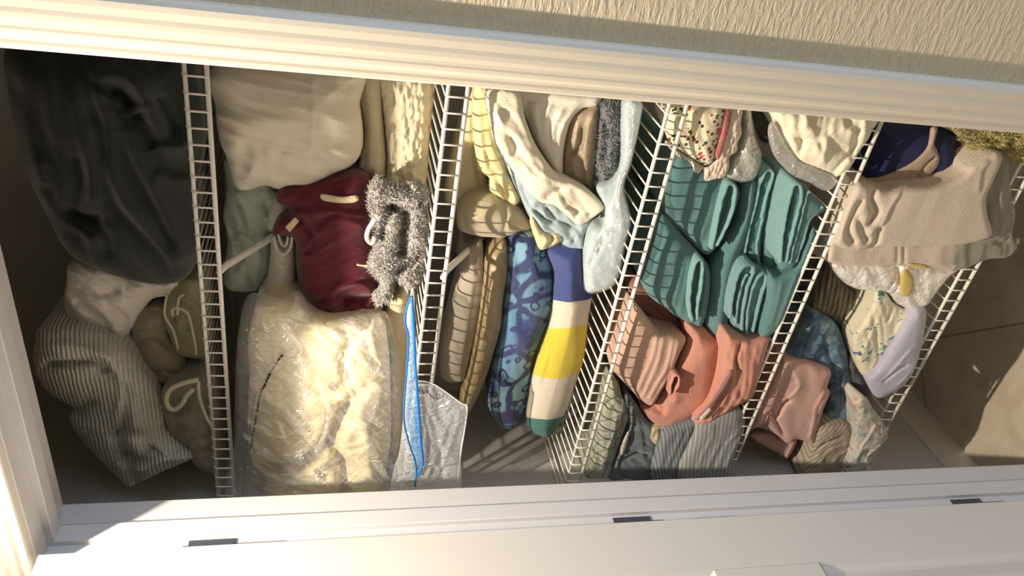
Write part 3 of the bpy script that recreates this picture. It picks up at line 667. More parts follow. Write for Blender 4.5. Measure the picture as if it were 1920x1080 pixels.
# ------------------------------------------------------------------ third compartment
m = fabric('cream_percale', (224, 212, 176), 'cotton', scale=.6)
drape('flat_sheet', [(885, 165), (862, 240), (845, 300), (832, 370), (850, 385), (895, 372), (925, 355), (915, 330), (905, 250), (900, 165)], y=.47, b=.02, r=.014, ext=.1, mat=m,
      label='smooth cream sheet hanging at the right end just under the second shelf', cat='sheet', F_=[('s', 5, 10, [(880, 190), (885, 280), (900, 360)])], W_=[(3, 14, 80, 2, False)])
m = fabric('yellow_cotton', (236, 220, 164), 'cotton', scale=.6)
drape('pillowcase', [(890, 165), (886, 240), (892, 290), (898, 319), (918, 334), (918, 356), (940, 372), (963, 385), (975, 371), (960, 338), (942, 290), (930, 262), (912, 165)], y=.40, b=.016, r=.012, ext=.12, mat=m,
      label='pale yellow sheet creased in layers behind the long cream sheet', cat='sheet', F_=[('s', 6, 6, [(900, 190), (904, 260), (915, 320), (935, 360)]), ('v', 6, 4, [(925, 320), (935, 345), (955, 370)]), ('v', 5, 3, [(890, 200), (895, 280), (905, 320)])], W_=[(4, 28, 60, 2, True)])
m = fabric('khaki_smooth', (190, 178, 148), 'cotton', scale=.4)
drape('seat_pad', [(858, 392), (858, 425), (874, 437), (911, 444), (948, 444), (970, 436), (995, 428), (985, 400), (965, 378), (930, 358), (900, 360), (878, 372)], y=.42, b=.055, r=.05, ext=.12, mat=m,
      label='rounded khaki pad under the pale yellow sheet', cat='pad', F_=[('v', 6, 4, [(872, 380), (868, 410), (882, 436)]), ('v', 5, 4, [(930, 362), (945, 395), (942, 440)])], W_=[(2, 12, 0, 1, False)])
m = fabric('blue_mist_cotton', (172, 190, 196), 'cotton', scale=.8)
drape('striped_sheet', [(935, 275), (956, 327), (975, 370), (993, 408), (1010, 435), (1040, 448), (1060, 462), (1078, 466), (1096, 463), (1098, 440), (1112, 412), (1082, 395), (1037, 370), (1000, 340), (965, 300)], y=.385, b=.03, r=.02, ext=.12, mat=m,
      label='pale blue folded sheet edges beneath the long cream sheet', cat='sheet',
      F_=[('s', 9, 4, [(960, 325), (985, 380), (1015, 420), (1055, 440)]), ('v', 9, 3, [(975, 345), (1000, 390), (1040, 418)]), ('s', 9, 4, [(1005, 372), (1000, 395), (1020, 410), (1012, 385)]), ('v', 8, 3, [(1020, 385), (1045, 410), (1080, 425)]), ('s', 7, 3, [(1060, 462), (1066, 445), (1072, 432)]), ('s', 7, 3, [(1070, 464), (1076, 448), (1082, 436)]), ('s', 7, 3, [(1080, 465), (1086, 450), (1090, 440)])],
      W_=[(4, 40, 55, 2.5, True)])
m = fabric('ivory_cotton', (220, 206, 164), 'cotton')
drape('cotton_cloth', [(993, 415), (1003, 448), (1013, 468), (1035, 462), (1054, 450), (1050, 436), (1020, 432), (1000, 405)], y=.365, b=.02, ext=.06, mat=m, label='small crumpled ivory cloth above the royal blue end of the striped towel', cat='cloth',
      F_=[('s', 8, 4, [(1010, 465), (1020, 445), (1010, 425)]), ('v', 8, 3, [(1028, 462), (1035, 445), (1020, 435)])], W_=[(4, 50, 70, 2, True)])
m = fabric('white_percale', (232, 226, 208), 'cotton', scale=.7)
drape('folded_sheets', [(970, 170), (985, 223), (1007, 275), (1041, 330), (1056, 322), (1058, 282), (1070, 230), (1092, 205), (1120, 198), (1120, 170)], y=.385, b=.03, r=.02, ext=.15, mat=m,
      label='stack of off-white folded sheets with curved fold lines, right of the long cream sheet', cat='sheet',
      F_=[('s', 10, 5, [(1035, 325), (1010, 270), (1000, 215), (1005, 185)]), ('s', 9, 5, [(1042, 328), (1022, 265), (1018, 220), (1030, 190)]), ('s', 9, 5, [(1050, 322), (1034, 270), (1035, 230), (1055, 195)]), ('s', 9, 5, [(1055, 310), (1045, 270), (1050, 235), (1075, 200)]), ('v', 8, 4, [(992, 185), (990, 215), (1003, 250)])],
      W_=[(3, 20, 60, 2, False)])
m = fabric('cream_percale_bright', (240, 232, 206), 'cotton', scale=.7)
drape('long_sheet', [(912, 170), (918, 230), (927, 267), (942, 290), (960, 318), (975, 340), (1000, 367), (1015, 380), (1037, 384), (1058, 400), (1081, 420), (1095, 418), (1107, 412), (1133, 388), (1117, 367), (1095, 350), (1068, 336), (1042, 323), (1007, 275), (985, 223), (970, 170)], y=.345, b=.018, r=.010, ext=.12, mat=m,
      label='long rumpled cream sheet sliding diagonally down the middle of the third compartment', cat='sheet',
      F_=[('s', 7, 9, [(935, 190), (945, 240), (970, 290), (1010, 330), (1045, 345)]), ('v', 7, 6, [(1012, 376), (1040, 360), (1068, 340)]), ('v', 6, 5, [(955, 255), (965, 275), (960, 290)]), ('s', 7, 8, [(1045, 350), (1055, 375), (1080, 400), (1100, 395)]), ('r', 6, 6, [(930, 215), (980, 270), (1010, 320), (1060, 345)]), ('v', 6, 4, [(1075, 415), (1078, 395), (1060, 385)])],
      W_=[(4, 16, 50, 3, True), (2, 42, 48, 2.5, True)])
m = fabric('taupe_satin', (158, 142, 116), 'satin', sheen=.1)
drape('satin_sheet', [(1068, 225), (1056, 282), (1054, 319), (1062, 330), (1090, 348), (1116, 366), (1119, 300), (1122, 260), (1128, 195), (1095, 200), (1078, 208)], y=.385, b=.025, r=.018, ext=.12, mat=m,
      label='folded taupe satin sheet between off-white sheets and grey fringed throw', cat='sheet', F_=[('s', 9, 6, [(1100, 350), (1092, 300), (1096, 240), (1110, 205)]), ('s', 8, 6, [(1075, 335), (1070, 290), (1082, 225)]), ('v', 8, 4, [(1068, 290), (1085, 270), (1090, 235)])], W_=[(3, 18, 90, 2, False)])
m = fabric('slate_plush', (138, 142, 144), 'fuzz', c2=(98, 102, 108))
drape('fringed_throw', [(1126, 190), (1120, 260), (1116, 300), (1117, 338), (1135, 348), (1153, 330), (1164, 300), (1164, 260), (1168, 190)], y=.375, b=.035, r=.03, ext=.1, mat=m, fur=(1500, .010), label='slate grey fringed throw between taupe satin and the pale blue bag', cat='throw',
      F_=[('v', 10, 6, [(1130, 220), (1138, 260), (1128, 300)])], W_=[(5, 40, 60, 2, True)])
m = fabric('ice_blue_cotton', (176, 192, 194), 'cotton', scale=.6)
C7 = drape('bagged_sheet', [(1202, 190), (1199, 234), (1182, 308), (1168, 352), (1181, 412), (1171, 456), (1153, 527), (1104, 547), (1097, 523), (1096, 480), (1100, 450), (1112, 425), (1135, 415), (1128, 380), (1118, 350), (1150, 330), (1164, 290), (1166, 190)], y=.345, b=.022, r=.014, ext=.12, mat=m,
      label='pale blue sheet in a clear bag, standing on the third shelf', cat='sheet', F_=[('s', 6, 8, [(1180, 200), (1176, 280), (1160, 350), (1168, 420), (1150, 500)]), ('s', 6, 5, [(1105, 450), (1120, 440), (1140, 410), (1140, 380)]), ('v', 5, 4, [(1100, 500), (1120, 470), (1130, 440)])], W_=[(3, 20, 80, 2, True)])
drape('clear_wrap', [(1204, 190), (1200, 234), (1184, 308), (1171, 352), (1184, 412), (1173, 460), (1155, 530), (1104, 549), (1094, 523), (1100, 470), (1130, 420), (1150, 350), (1170, 290), (1172, 190)], y=.335, b=.036, r=.025, tb=-1, mat=film('wrap_film', (235, 242, 246), cover=.22), parent=C7, W_=[(4, 30, 60, 3, True)], label='clear plastic wrap')
m = fabric('teal_blue_cloth', (46, 84, 116), 'terry')
drape('hand_towel', [(866, 490), (852, 490), (838, 540), (828, 620), (846, 616), (860, 570), (868, 530)], y=.50, b=.02, ext=.08, mat=m, label='dusty blue towel at the left edge of the third compartment, half behind the shelf rail', cat='towel')
m = fabric('stone_terry', (170, 160, 142), 'velvet')
drape('folded_towel', [(869, 468), (862, 520), (850, 560), (838, 610), (828, 651), (828, 708), (868, 713), (878, 685), (893, 620), (905, 560), (908, 500), (903, 448), (885, 455)], y=.42, b=.03, r=.03, ext=.15, mat=m,
      label='flat stone grey towel folded beside the tan satin cover', cat='towel', F_=[('s', 6, 5, [(882, 460), (886, 500), (896, 515), (903, 490)]), ('s', 4, 8, [(890, 520), (878, 600), (862, 700)]), ('v', 5, 4, [(888, 455), (890, 490)])], W_=[(2, 12, 80, 2, False)])
m = fabric('tan_satin', (166, 146, 110), 'satin', sheen=.1)
drape('quilted_cover', [(911, 480), (930, 455), (949, 450), (953, 500), (944, 560), (940, 610), (926, 661), (912, 707), (884, 767), (869, 780), (862, 760), (866, 735), (880, 690), (895, 610), (906, 530)], y=.40, b=.035, r=.03, ext=.15, mat=m,
      label='shiny tan quilted cover folded beside the blue patterned towel', cat='cover', F_=[('s', 6, 8, [(935, 460), (930, 540), (905, 640), (880, 740)]), ('v', 7, 5, [(948, 470), (940, 560), (925, 640), (900, 720)])], W_=[(4, 30, 40, 1.5, True)])

def swirl(t, uv):
    w = t.noise(uv, 9, 2); uvw = t.n('ShaderNodeMixRGB'); uvw.blend_type = 'ADD'; uvw.inputs[0].default_value = .035
    nz = t.n('ShaderNodeTexNoise'); nz.inputs['Scale'].default_value = 14; t.l(uv, nz.inputs['Vector'])
    t.l(uv, uvw.inputs[1]); t.l(nz.outputs['Color'], uvw.inputs[2])
    v1 = t.n('ShaderNodeTexVoronoi'); v1.inputs['Scale'].default_value = 34; t.l(uvw.outputs[0], v1.inputs['Vector'])
    ring = t.ramp(v1.outputs['Distance'], [(0, (0, 0, 0)), (.20, (0, 0, 0)), (.25, (255, 255, 255)), (.36, (255, 255, 255)), (.41, (0, 0, 0))])
    v2 = t.n('ShaderNodeTexVoronoi', feature='DISTANCE_TO_EDGE'); v2.inputs['Scale'].default_value = 11; t.l(uvw.outputs[0], v2.inputs['Vector'])
    edge = t.ramp(v2.outputs['Distance'], [(0, (255, 255, 255)), (.05, (255, 255, 255)), (.09, (0, 0, 0))])
    base = t.ramp(t.noise(uv, 6, 2), [(.38, (84, 134, 172)), (.5, (118, 168, 196)), (.62, (146, 192, 204))])
    big = t.ramp(t.noise(uv, 5.5, 1), [(.57, (0, 0, 0)), (.60, (255, 255, 255))])
    c = t.mix(big, base, (30, 66, 140))
    f = t.math('MAXIMUM', ring, edge)
    return t.mix(f, c, (20, 42, 104))
m = fabric('swirl_beach_towel', (0, 0, 0), 'terry', pat=swirl, scale=1)
drape('beach_towel', [(952, 440), (1000, 432), (1025, 465), (1036, 505), (1036, 575), (1022, 615), (1006, 661), (993, 744), (981, 783), (953, 802), (930, 788), (913, 753), (916, 707), (930, 650), (939, 605), (945, 550), (948, 500)], y=.415, b=.055, r=.055, ext=.15, mat=m,
      label='rolled blue beach towel with dark blue swirls and rings', cat='towel', F_=[('s', 7, 9, [(962, 470), (968, 520), (960, 545)]), ('v', 14, 7, [(1030, 580), (1010, 620), (1000, 680), (985, 760)]), ('s', 6, 10, [(1005, 440), (1000, 480), (1010, 520)])], W_=[(5, 14, 80, 3, True)])
y_ = .40
m = fabric('striped_beach_towel', (0, 0, 0), 'terry', pat=stripes((1062, 440), (1012, 826), y_, [(0, (44, 66, 138)), (.272, (232, 220, 196)), (.392, (236, 212, 48)), (.625, (230, 220, 200)), (.845, (16, 112, 104))]))
drape('beach_towel', [(1022, 468), (1058, 455), (1092, 460), (1096, 500), (1100, 545), (1110, 552), (1103, 596), (1095, 670), (1080, 716), (1064, 763), (1042, 804), (1022, 817), (994, 805), (985, 778), (990, 739), (1003, 679), (1013, 651), (1030, 600), (1034, 550), (1036, 510)], y=y_, b=.06, r=.06, ext=.15, mat=m,
      label='rolled beach towel in broad blue, white, yellow and teal stripes', cat='towel', F_=[('s', 5, 5, [(1085, 462), (1088, 500), (1092, 540)]), ('s', 4, 14, [(1040, 560), (1030, 640), (1010, 720)])], W_=[(3, 12, 80, 3, False)])

# ------------------------------------------------------------------ fourth compartment
def floral(t, uv):
    def spots(sc, th, seed):
        v = t.n('ShaderNodeTexVoronoi'); v.inputs['Scale'].default_value = sc; v.inputs['Randomness'].default_value = .8; t.l(t.mapping(uv, loc=(seed, seed*1.7, 0)), v.inputs['Vector'])
        return t.ramp(v.outputs['Distance'], [(th, (255, 255, 255)), (th+.06, (0, 0, 0))])
    c = t.mix(spots(105, .32, .3), (232, 222, 188), (44, 66, 44))
    return t.mix(spots(85, .26, 1.9), c, (176, 40, 46))
m = fabric('floral_cotton', (0, 0, 0), 'cotton', pat=floral)
ML = fabric('lace', (226, 208, 190), 'boucle', c2=(206, 186, 168))
MR = fabric('pink_ribbon', (206, 118, 112), 'cotton')
D1 = drape('floral_pillow', [(1248, 190), (1246, 220), (1252, 262), (1275, 282), (1300, 298), (1320, 310), (1338, 300), (1345, 270), (1356, 230), (1358, 190)], y=.345, b=.035, r=.03, ext=.1, mat=m, label='small cream pillow with red and green florals, lace and pink ribbon trim', cat='pillow', W_=[(3, 30, 60, 2, True)])
drape('lace_trim', [(1357, 195), (1354, 240), (1345, 280), (1338, 302), (1322, 312), (1298, 300), (1272, 284), (1252, 264), (1247, 268), (1270, 292), (1294, 305), (1302, 322), (1312, 324), (1318, 316), (1322, 338), (1345, 335), (1358, 332), (1368, 312), (1368, 294), (1380, 284), (1384, 266), (1391, 250), (1389, 232), (1392, 190)],
      y=.335, b=.006, tb=.008, r=.006, mat=ML, parent=D1, F_=[('s', 4, 2.5, [(1372, 200), (1370, 240), (1360, 275), (1352, 320)]), ('s', 3, 2.5, [(1380, 200), (1378, 245), (1370, 275)])], W_=[(2, 90, 60, 1, True)], edge=.0015, label='cream scalloped lace trim')
drape('ribbon_trim', [(1357, 190), (1354, 235), (1345, 275), (1340, 284), (1346, 300), (1356, 276), (1364, 240), (1370, 190)], y=.322, b=.002, tb=.002, mat=MR, parent=D1, label='pink ribbon')
m = film('grey_poly', (188, 184, 172), cover=.9, rough=.3)
drape('plastic_wrap', [(1392, 190), (1390, 240), (1386, 270), (1370, 300), (1362, 330), (1385, 342), (1410, 338), (1422, 320), (1428, 290), (1415, 250), (1405, 190)], y=.36, b=.025, r=.02, ext=.03, mat=m, label='greyish plastic wrapping between floral pillow and white quilted cover', cat='wrapping', F_=[('s', 6, 5, [(1400, 200), (1410, 250), (1420, 290)])], W_=[(4, 30, 50, 2, True)])
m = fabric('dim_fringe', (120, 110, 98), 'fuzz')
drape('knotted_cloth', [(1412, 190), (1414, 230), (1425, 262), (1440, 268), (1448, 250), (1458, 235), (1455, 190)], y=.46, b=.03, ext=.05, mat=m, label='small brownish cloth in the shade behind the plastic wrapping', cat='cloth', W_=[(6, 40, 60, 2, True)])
def quilted(t, uv):
    return t.mix(t.noise(uv, 8, 2), (240, 232, 206), (230, 220, 192))
m = fabric('white_quilting', (0, 0, 0), 'cotton', pat=quilted, scale=.6)
D3 = drape('mattress_cover', [(1455, 195), (1462, 240), (1470, 262), (1484, 285), (1500, 303), (1530, 315), (1555, 325), (1566, 332), (1590, 318), (1610, 285), (1632, 250), (1640, 200)], y=.318, b=.04, r=.04, ext=.12, mat=m,
      label='puffy white quilted cover in a clear bag, on the fourth shelf', cat='cover', F_=[('s', 5, 9, [(1520, 230), (1530, 270), (1550, 300)]), ('v', 7, 5, [(1555, 330), (1575, 300), (1600, 270), (1602, 235)]), ('v', 6, 5, [(1600, 235), (1594, 270), (1595, 295)]), ('v', 6, 5, [(1490, 225), (1500, 260), (1495, 290)]), ('v', 6, 5, [(1470, 230), (1490, 255), (1530, 262)]), ('v', 5, 5, [(1545, 240), (1560, 270), (1585, 280)])],
      W_=[(6, 20, 60, 1.5, True)])
m = film('grey_bag_film', (178, 178, 172), cover=.75)
drape('bag_film', [(1440, 255), (1450, 290), (1470, 315), (1488, 330), (1520, 345), (1545, 358), (1562, 352), (1572, 336), (1562, 328), (1530, 312), (1500, 300), (1484, 282), (1468, 258), (1455, 230), (1442, 232)], y=.312, b=.014, r=.012, tb=.02, mat=m, parent=D3, W_=[(4, 30, 30, 3, True)], label='grey translucent bag film')

TEAL = fabric('teal_terry', (96, 144, 144), 'terry', c2=(84, 132, 133), sheen=.25)
TEAL2 = fabric('teal_terry_pale', (134, 182, 180), 'terry', c2=(122, 170, 168), sheen=.25)
TEALB = fabric('teal_terry_blue', (128, 172, 176), 'terry', c2=(116, 160, 164), sheen=.25)
tg = 'teal towels folded on the fourth shelf'
T = drape('bath_towel', [(1265, 285), (1240, 393), (1275, 435), (1315, 474), (1336, 470), (1362, 430), (1386, 370), (1384, 345), (1340, 310)], y=.385, b=.035, r=.028, ext=.24, mat=TEAL, label='teal towel topmost of the right stack, with banded border, beneath floral pillow', cat='towel', group=tg,
      F_=[('s', 5, 5, [(1322, 350), (1316, 390), (1300, 440)]), ('s', 5, 5, [(1335, 350), (1330, 395), (1308, 455)]), ('s', 6, 8, [(1345, 345), (1342, 400), (1325, 465)]), ('v', 9, 4, [(1366, 360), (1358, 410), (1338, 460)])], W_=[(3, 20, 90, 2, False)])
ribbon('folded_edge', [(1336, 468), (1341, 445), (1346, 415), (1354, 380), (1364, 352), (1374, 347), (1381, 358), (1376, 395), (1362, 430), (1345, 462)], .335, .12, .0062, TEAL2, T, seed=2, label='paler folded edge')
T = drape('bath_towel', [(1240, 398), (1222, 460), (1204, 535), (1250, 580), (1292, 606), (1314, 612), (1328, 570), (1332, 510), (1318, 482), (1280, 440)], y=.375, b=.035, r=.028, ext=.24, mat=TEAL, label='teal towel topmost of the left stack, half in shadow, with narrow folded edge', cat='towel', group=tg,
      F_=[('s', 5, 5, [(1282, 470), (1272, 530), (1258, 580)]), ('s', 5, 5, [(1294, 475), (1286, 530), (1272, 590)]), ('v', 7, 4, [(1315, 495), (1308, 560), (1302, 600)])], W_=[(3, 20, 90, 2, False)])
ribbon('folded_edge', [(1299, 603), (1294, 570), (1297, 530), (1303, 500), (1311, 489), (1318, 494), (1317, 530), (1310, 570), (1308, 600)], .328, .12, .006, TEAL2, T, seed=3, label='paler folded edge')
drape('bath_towel', [(1388, 340), (1382, 400), (1360, 445), (1332, 490), (1328, 545), (1318, 600), (1332, 628), (1350, 634), (1366, 612), (1374, 560), (1388, 490), (1408, 420), (1420, 345), (1405, 330)], y=.385, b=.045, r=.035, ext=.25, mat=TEAL, label='thick rolled teal towel running across the front of both stacks', cat='towel', group=tg,
      F_=[('r', 3, 12, [(1400, 350), (1385, 430), (1358, 520), (1345, 600)])], W_=[(3, 16, 90, 3, False)])
T = drape('bath_towel', [(1424, 318), (1450, 318), (1446, 360), (1438, 400), (1428, 440), (1426, 498), (1412, 490), (1397, 476), (1400, 440), (1410, 390), (1420, 350)], y=.375, b=.02, r=.015, ext=.2, mat=TEAL, label='thin teal towel with looped edges between the two thick rolls', cat='towel', group=tg)
ribbon('folded_edge', [(1398, 474), (1406, 430), (1418, 385), (1425, 350), (1436, 325), (1448, 322), (1450, 335), (1438, 370), (1430, 410)], .352, .1, .006, TEAL2, T, seed=4, label='paler folded edge')
ribbon('folded_edge', [(1424, 496), (1420, 465), (1428, 425), (1434, 395), (1436, 370)], .354, .1, .006, TEAL2, T, seed=5, label='paler folded edge')
drape('bath_towel', [(1455, 318), (1484, 340), (1479, 385), (1468, 435), (1462, 480), (1458, 512), (1440, 512), (1427, 505), (1430, 450), (1442, 395), (1450, 350)], y=.375, b=.035, r=.022, ext=.22, mat=TEAL, label='second thick teal roll, right stack, lying toward the shelf rail', cat='towel', group=tg, W_=[(3, 16, 90, 3, False)])
T = drape('bath_towel', [(1484, 342), (1510, 352), (1546, 388), (1540, 398), (1522, 412), (1508, 450), (1492, 497), (1472, 505), (1460, 498), (1466, 440), (1478, 385)], y=.322, b=.02, r=.015, ext=.2, mat=TEAL, label='teal towel lowest of the right stack, its corner poking out by the rail', cat='towel', group=tg)
ribbon('folded_edge', [(1464, 494), (1468, 450), (1476, 400), (1486, 360), (1494, 347), (1503, 352), (1504, 375), (1492, 420), (1480, 470), (1475, 492)], .300, .12, .006, TEAL2, T, seed=6, label='paler folded edge')
ribbon('folded_edge', [(1482, 495), (1490, 460), (1503, 410), (1514, 368), (1520, 360)], .302, .1, .0055, TEAL2, T, seed=7, label='paler folded edge')
ribbon('folded_edge', [(1494, 492), (1506, 455), (1518, 415), (1532, 400), (1544, 388)], .306, .1, .0065, TEALB, T, seed=8, label='paler folded edge')
T = drape('bath_towel', [(1392, 478), (1412, 492), (1438, 512), (1436, 545), (1424, 600), (1416, 622), (1398, 630), (1376, 620), (1368, 596), (1372, 550), (1382, 505)], y=.355, b=.03, r=.018, ext=.22, mat=TEALB, label='pale teal towel with open looped folds at the left stack front', cat='towel', group=tg)
ribbon('folded_edge', [(1370, 598), (1376, 550), (1386, 515), (1398, 500), (1412, 500), (1414, 512), (1402, 545), (1394, 590), (1392, 622)], .320, .12, .0068, TEALB, T, seed=9)
ribbon('folded_edge', [(1380, 610), (1386, 560), (1396, 525), (1403, 516)], .322, .1, .005, TEALB, T, seed=10)
ribbon('folded_edge', [(1400, 628), (1404, 580), (1412, 545), (1424, 520), (1436, 516), (1438, 530), (1428, 560), (1418, 600), (1412, 622)], .320, .12, .0068, TEALB, T, seed=11)
drape('bath_towel', [(1442, 516), (1460, 516), (1492, 500), (1508, 462), (1522, 425), (1528, 440), (1505, 505), (1482, 570), (1462, 610), (1444, 628), (1425, 630), (1430, 600), (1440, 560)], y=.314, b=.018, r=.016, ext=.2, mat=TEAL, label='flat teal towel at the very bottom of the stacks, resting on the wires', cat='towel', group=tg,
      F_=[('s', 7, 5, [(1452, 615), (1470, 560), (1492, 505)]), ('s', 6, 5, [(1440, 610), (1455, 560), (1462, 520)])])

sg = 'salmon towels on the fourth shelf'
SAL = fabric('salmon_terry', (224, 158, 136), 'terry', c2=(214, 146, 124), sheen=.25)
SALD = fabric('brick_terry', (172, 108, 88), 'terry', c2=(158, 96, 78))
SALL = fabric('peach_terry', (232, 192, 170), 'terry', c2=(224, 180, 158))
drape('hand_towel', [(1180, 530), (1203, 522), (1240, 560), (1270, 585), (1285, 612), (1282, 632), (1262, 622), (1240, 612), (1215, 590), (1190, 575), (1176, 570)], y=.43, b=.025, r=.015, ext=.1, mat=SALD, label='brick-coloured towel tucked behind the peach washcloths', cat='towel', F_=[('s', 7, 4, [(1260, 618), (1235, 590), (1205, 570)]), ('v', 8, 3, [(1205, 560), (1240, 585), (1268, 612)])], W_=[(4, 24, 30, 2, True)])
T = drape('washcloth', [(1190, 570), (1216, 598), (1234, 618), (1262, 622), (1286, 632), (1272, 665), (1258, 700), (1240, 730), (1222, 758), (1199, 748), (1181, 728), (1160, 706), (1143, 684), (1158, 648), (1172, 612)], y=.365, b=.04, r=.022, ext=.14, mat=SALL, label='stack of folded peach washcloths in front of the large salmon towel', cat='washcloth',
      F_=[('s', 8, 6, [(1196, 746), (1212, 710), (1228, 670), (1238, 620)]), ('s', 8, 6, [(1206, 750), (1225, 715), (1244, 680), (1256, 625)]), ('s', 7, 6, [(1186, 735), (1202, 700), (1218, 660), (1228, 612)]), ('s', 9, 6, [(1214, 756), (1238, 715), (1252, 690), (1265, 628)])], W_=[(2, 20, 60, 2, False)])
T = drape('bath_towel', [(1280, 600), (1315, 608), (1335, 625), (1352, 636), (1352, 670), (1348, 705), (1334, 750), (1300, 780), (1263, 799), (1240, 801), (1214, 784), (1199, 758), (1222, 756), (1240, 728), (1260, 690), (1284, 634)], y=.38, b=.06, r=.05, ext=.15, mat=SAL, label='large salmon bath towel rolled in the middle of the salmon pile', cat='towel', F_=[('v', 9, 5, [(1225, 755), (1240, 765), (1238, 748)]), ('r', 5, 7, [(1262, 742), (1262, 720), (1270, 705)])], W_=[(3, 14, 60, 2, False)])
ribbon('folded_loop', [(1257, 742), (1260, 718), (1266, 706), (1274, 708), (1273, 722), (1263, 742)], .315, .03, .0052, SAL, T, seed=12)
T = drape('hand_towel', [(1358, 622), (1380, 626), (1405, 634), (1441, 630), (1436, 660), (1426, 690), (1414, 738), (1395, 752), (1373, 765), (1344, 784), (1314, 799), (1302, 790), (1308, 778), (1334, 752), (1349, 705), (1354, 650)], y=.315, b=.03, r=.02, ext=.14, mat=SAL, label='salmon hand towel folded in several layers against the shelf rail', cat='towel',
      F_=[('s', 9, 4, [(1318, 795), (1345, 760), (1365, 715), (1372, 640)]), ('s', 8, 4, [(1340, 783), (1368, 750), (1382, 705), (1378, 640)]), ('s', 8, 4, [(1370, 762), (1388, 735), (1394, 690), (1392, 650), (1400, 636)]), ('v', 9, 3, [(1385, 640), (1378, 670), (1382, 690)]), ('s', 7, 4, [(1395, 750), (1404, 700), (1405, 680), (1415, 640)])], W_=[(3, 30, 60, 2, True)])
drape('washing_label', [(1311, 784), (1330, 764), (1335, 769), (1316, 790)], y=.276, b=.001, tb=.001, mat=fabric('white_label', (232, 228, 218), 'cotton'), parent=T, sm=False, label='small white label')
drape('folded_edge', [(1304, 780), (1330, 750), (1360, 700), (1371, 694), (1374, 700), (1355, 735), (1325, 772), (1308, 788)], y=.283, b=.007, tb=.01, r=.006, mat=fabric('dusty_pink_terry', (216, 148, 138), 'terry'), parent=T, label='dusty pink folded edge')

def sketch(t, uv):
    v = t.n('ShaderNodeTexVoronoi', feature='DISTANCE_TO_EDGE'); v.inputs['Scale'].default_value = 22; t.l(uv, v.inputs['Vector'])
    e = t.ramp(v.outputs['Distance'], [(.03, (255, 255, 255)), (.08, (0, 0, 0))])
    return t.mix(t.math('MULTIPLY', e, .6), (166, 170, 150), (92, 98, 88))
m = fabric('sage_print', (0, 0, 0), 'cotton', pat=sketch)
drape('printed_sheet', [(1140, 700), (1158, 715), (1165, 738), (1174, 752), (1182, 775), (1173, 800), (1163, 830), (1152, 868), (1144, 900), (1092, 900), (1098, 870), (1108, 840), (1118, 795), (1128, 745)], y=.385, b=.035, r=.025, ext=.15, mat=m, label='grey-green printed sheet at the left end of the fourth shelf', cat='sheet',
      F_=[('s', 7, 5, [(1122, 890), (1128, 850), (1148, 810), (1150, 770)]), ('s', 7, 5, [(1135, 890), (1140, 855), (1158, 815), (1163, 775)]), ('v', 8, 4, [(1128, 760), (1150, 745), (1165, 750)])], W_=[(4, 26, 80, 2, True)])
m = fabric('slate_cotton', (104, 114, 120), 'cotton', c2=(84, 92, 98))
T = drape('crumpled_sheet', [(1172, 742), (1192, 755), (1212, 785), (1236, 800), (1234, 840), (1230, 880), (1225, 900), (1140, 900), (1150, 870), (1165, 830), (1180, 795)], y=.37, b=.03, r=.022, ext=.12, mat=m, label='dark slate crumpled sheet between printed sheet and grey striped towels', cat='sheet',
      F_=[('s', 9, 6, [(1162, 850), (1162, 820), (1178, 790), (1178, 755)]), ('v', 9, 4, [(1170, 855), (1195, 845), (1215, 850)]), ('s', 7, 5, [(1185, 760), (1200, 800), (1205, 840)])], W_=[(5, 30, 40, 2, True)])
drape('turned_corner', [(1180, 805), (1176, 830), (1168, 853), (1162, 848), (1166, 830)], y=.338, b=.004, tb=.004, mat=fabric('off_white_trim', (206, 200, 184), 'cotton'), parent=T, label='off-white turned corner')
drape('small_cloth', [(1224, 800), (1252, 800), (1258, 812), (1245, 835), (1225, 832), (1218, 818)], y=.35, b=.02, ext=.05, mat=fabric('sand_cotton', (190, 180, 140), 'cotton'), label='small sand-coloured cloth peeking out under the large salmon towel', cat='cloth', F_=[('v', 8, 3, [(1238, 802), (1236, 830)])], W_=[(4, 50, 80, 2, True)])
m = fabric('blue_grey_rib', (0, 0, 0), 'terry', pat=lines((140, 148, 152), (92, 102, 112), 40, 20, .5, 3))
drape('hand_towel', [(1246, 805), (1270, 795), (1304, 786), (1306, 800), (1296, 832), (1284, 860), (1270, 900), (1222, 900), (1228, 860), (1236, 825)], y=.335, b=.03, r=.02, ext=.12, mat=m, label='blue-grey striped towel between slate sheet and pale grey ribbed towel', cat='towel',
      F_=[('s', 7, 4, [(1240, 890), (1255, 850), (1275, 805)]), ('s', 7, 4, [(1255, 890), (1268, 850), (1290, 800)]), ('v', 8, 4, [(1272, 885), (1290, 840), (1305, 795)])], W_=[(3, 24, 70, 2, True)])
m = fabric('grey_rib', (0, 0, 0), 'terry', pat=lines((176, 178, 176), (138, 142, 142), 34, 12, .35, 2.5))
drape('hand_towel', [(1306, 792), (1325, 780), (1362, 764), (1392, 770), (1396, 800), (1388, 830), (1378, 858), (1370, 900), (1278, 900), (1272, 870), (1286, 840), (1300, 810)], y=.312, b=.03, r=.028, ext=.14, mat=m, label='pale grey ribbed towel folded at the left front of the fourth shelf', cat='towel',
      F_=[('s', 6, 5, [(1300, 890), (1312, 850), (1330, 815), (1328, 790)]), ('s', 6, 4, [(1318, 890), (1330, 855), (1345, 825)]), ('s', 6, 4, [(1335, 890), (1346, 855), (1360, 825), (1380, 805)]), ('s', 6, 4, [(1350, 890), (1360, 860), (1375, 830), (1388, 810)])], W_=[(2, 20, 90, 3, False)])

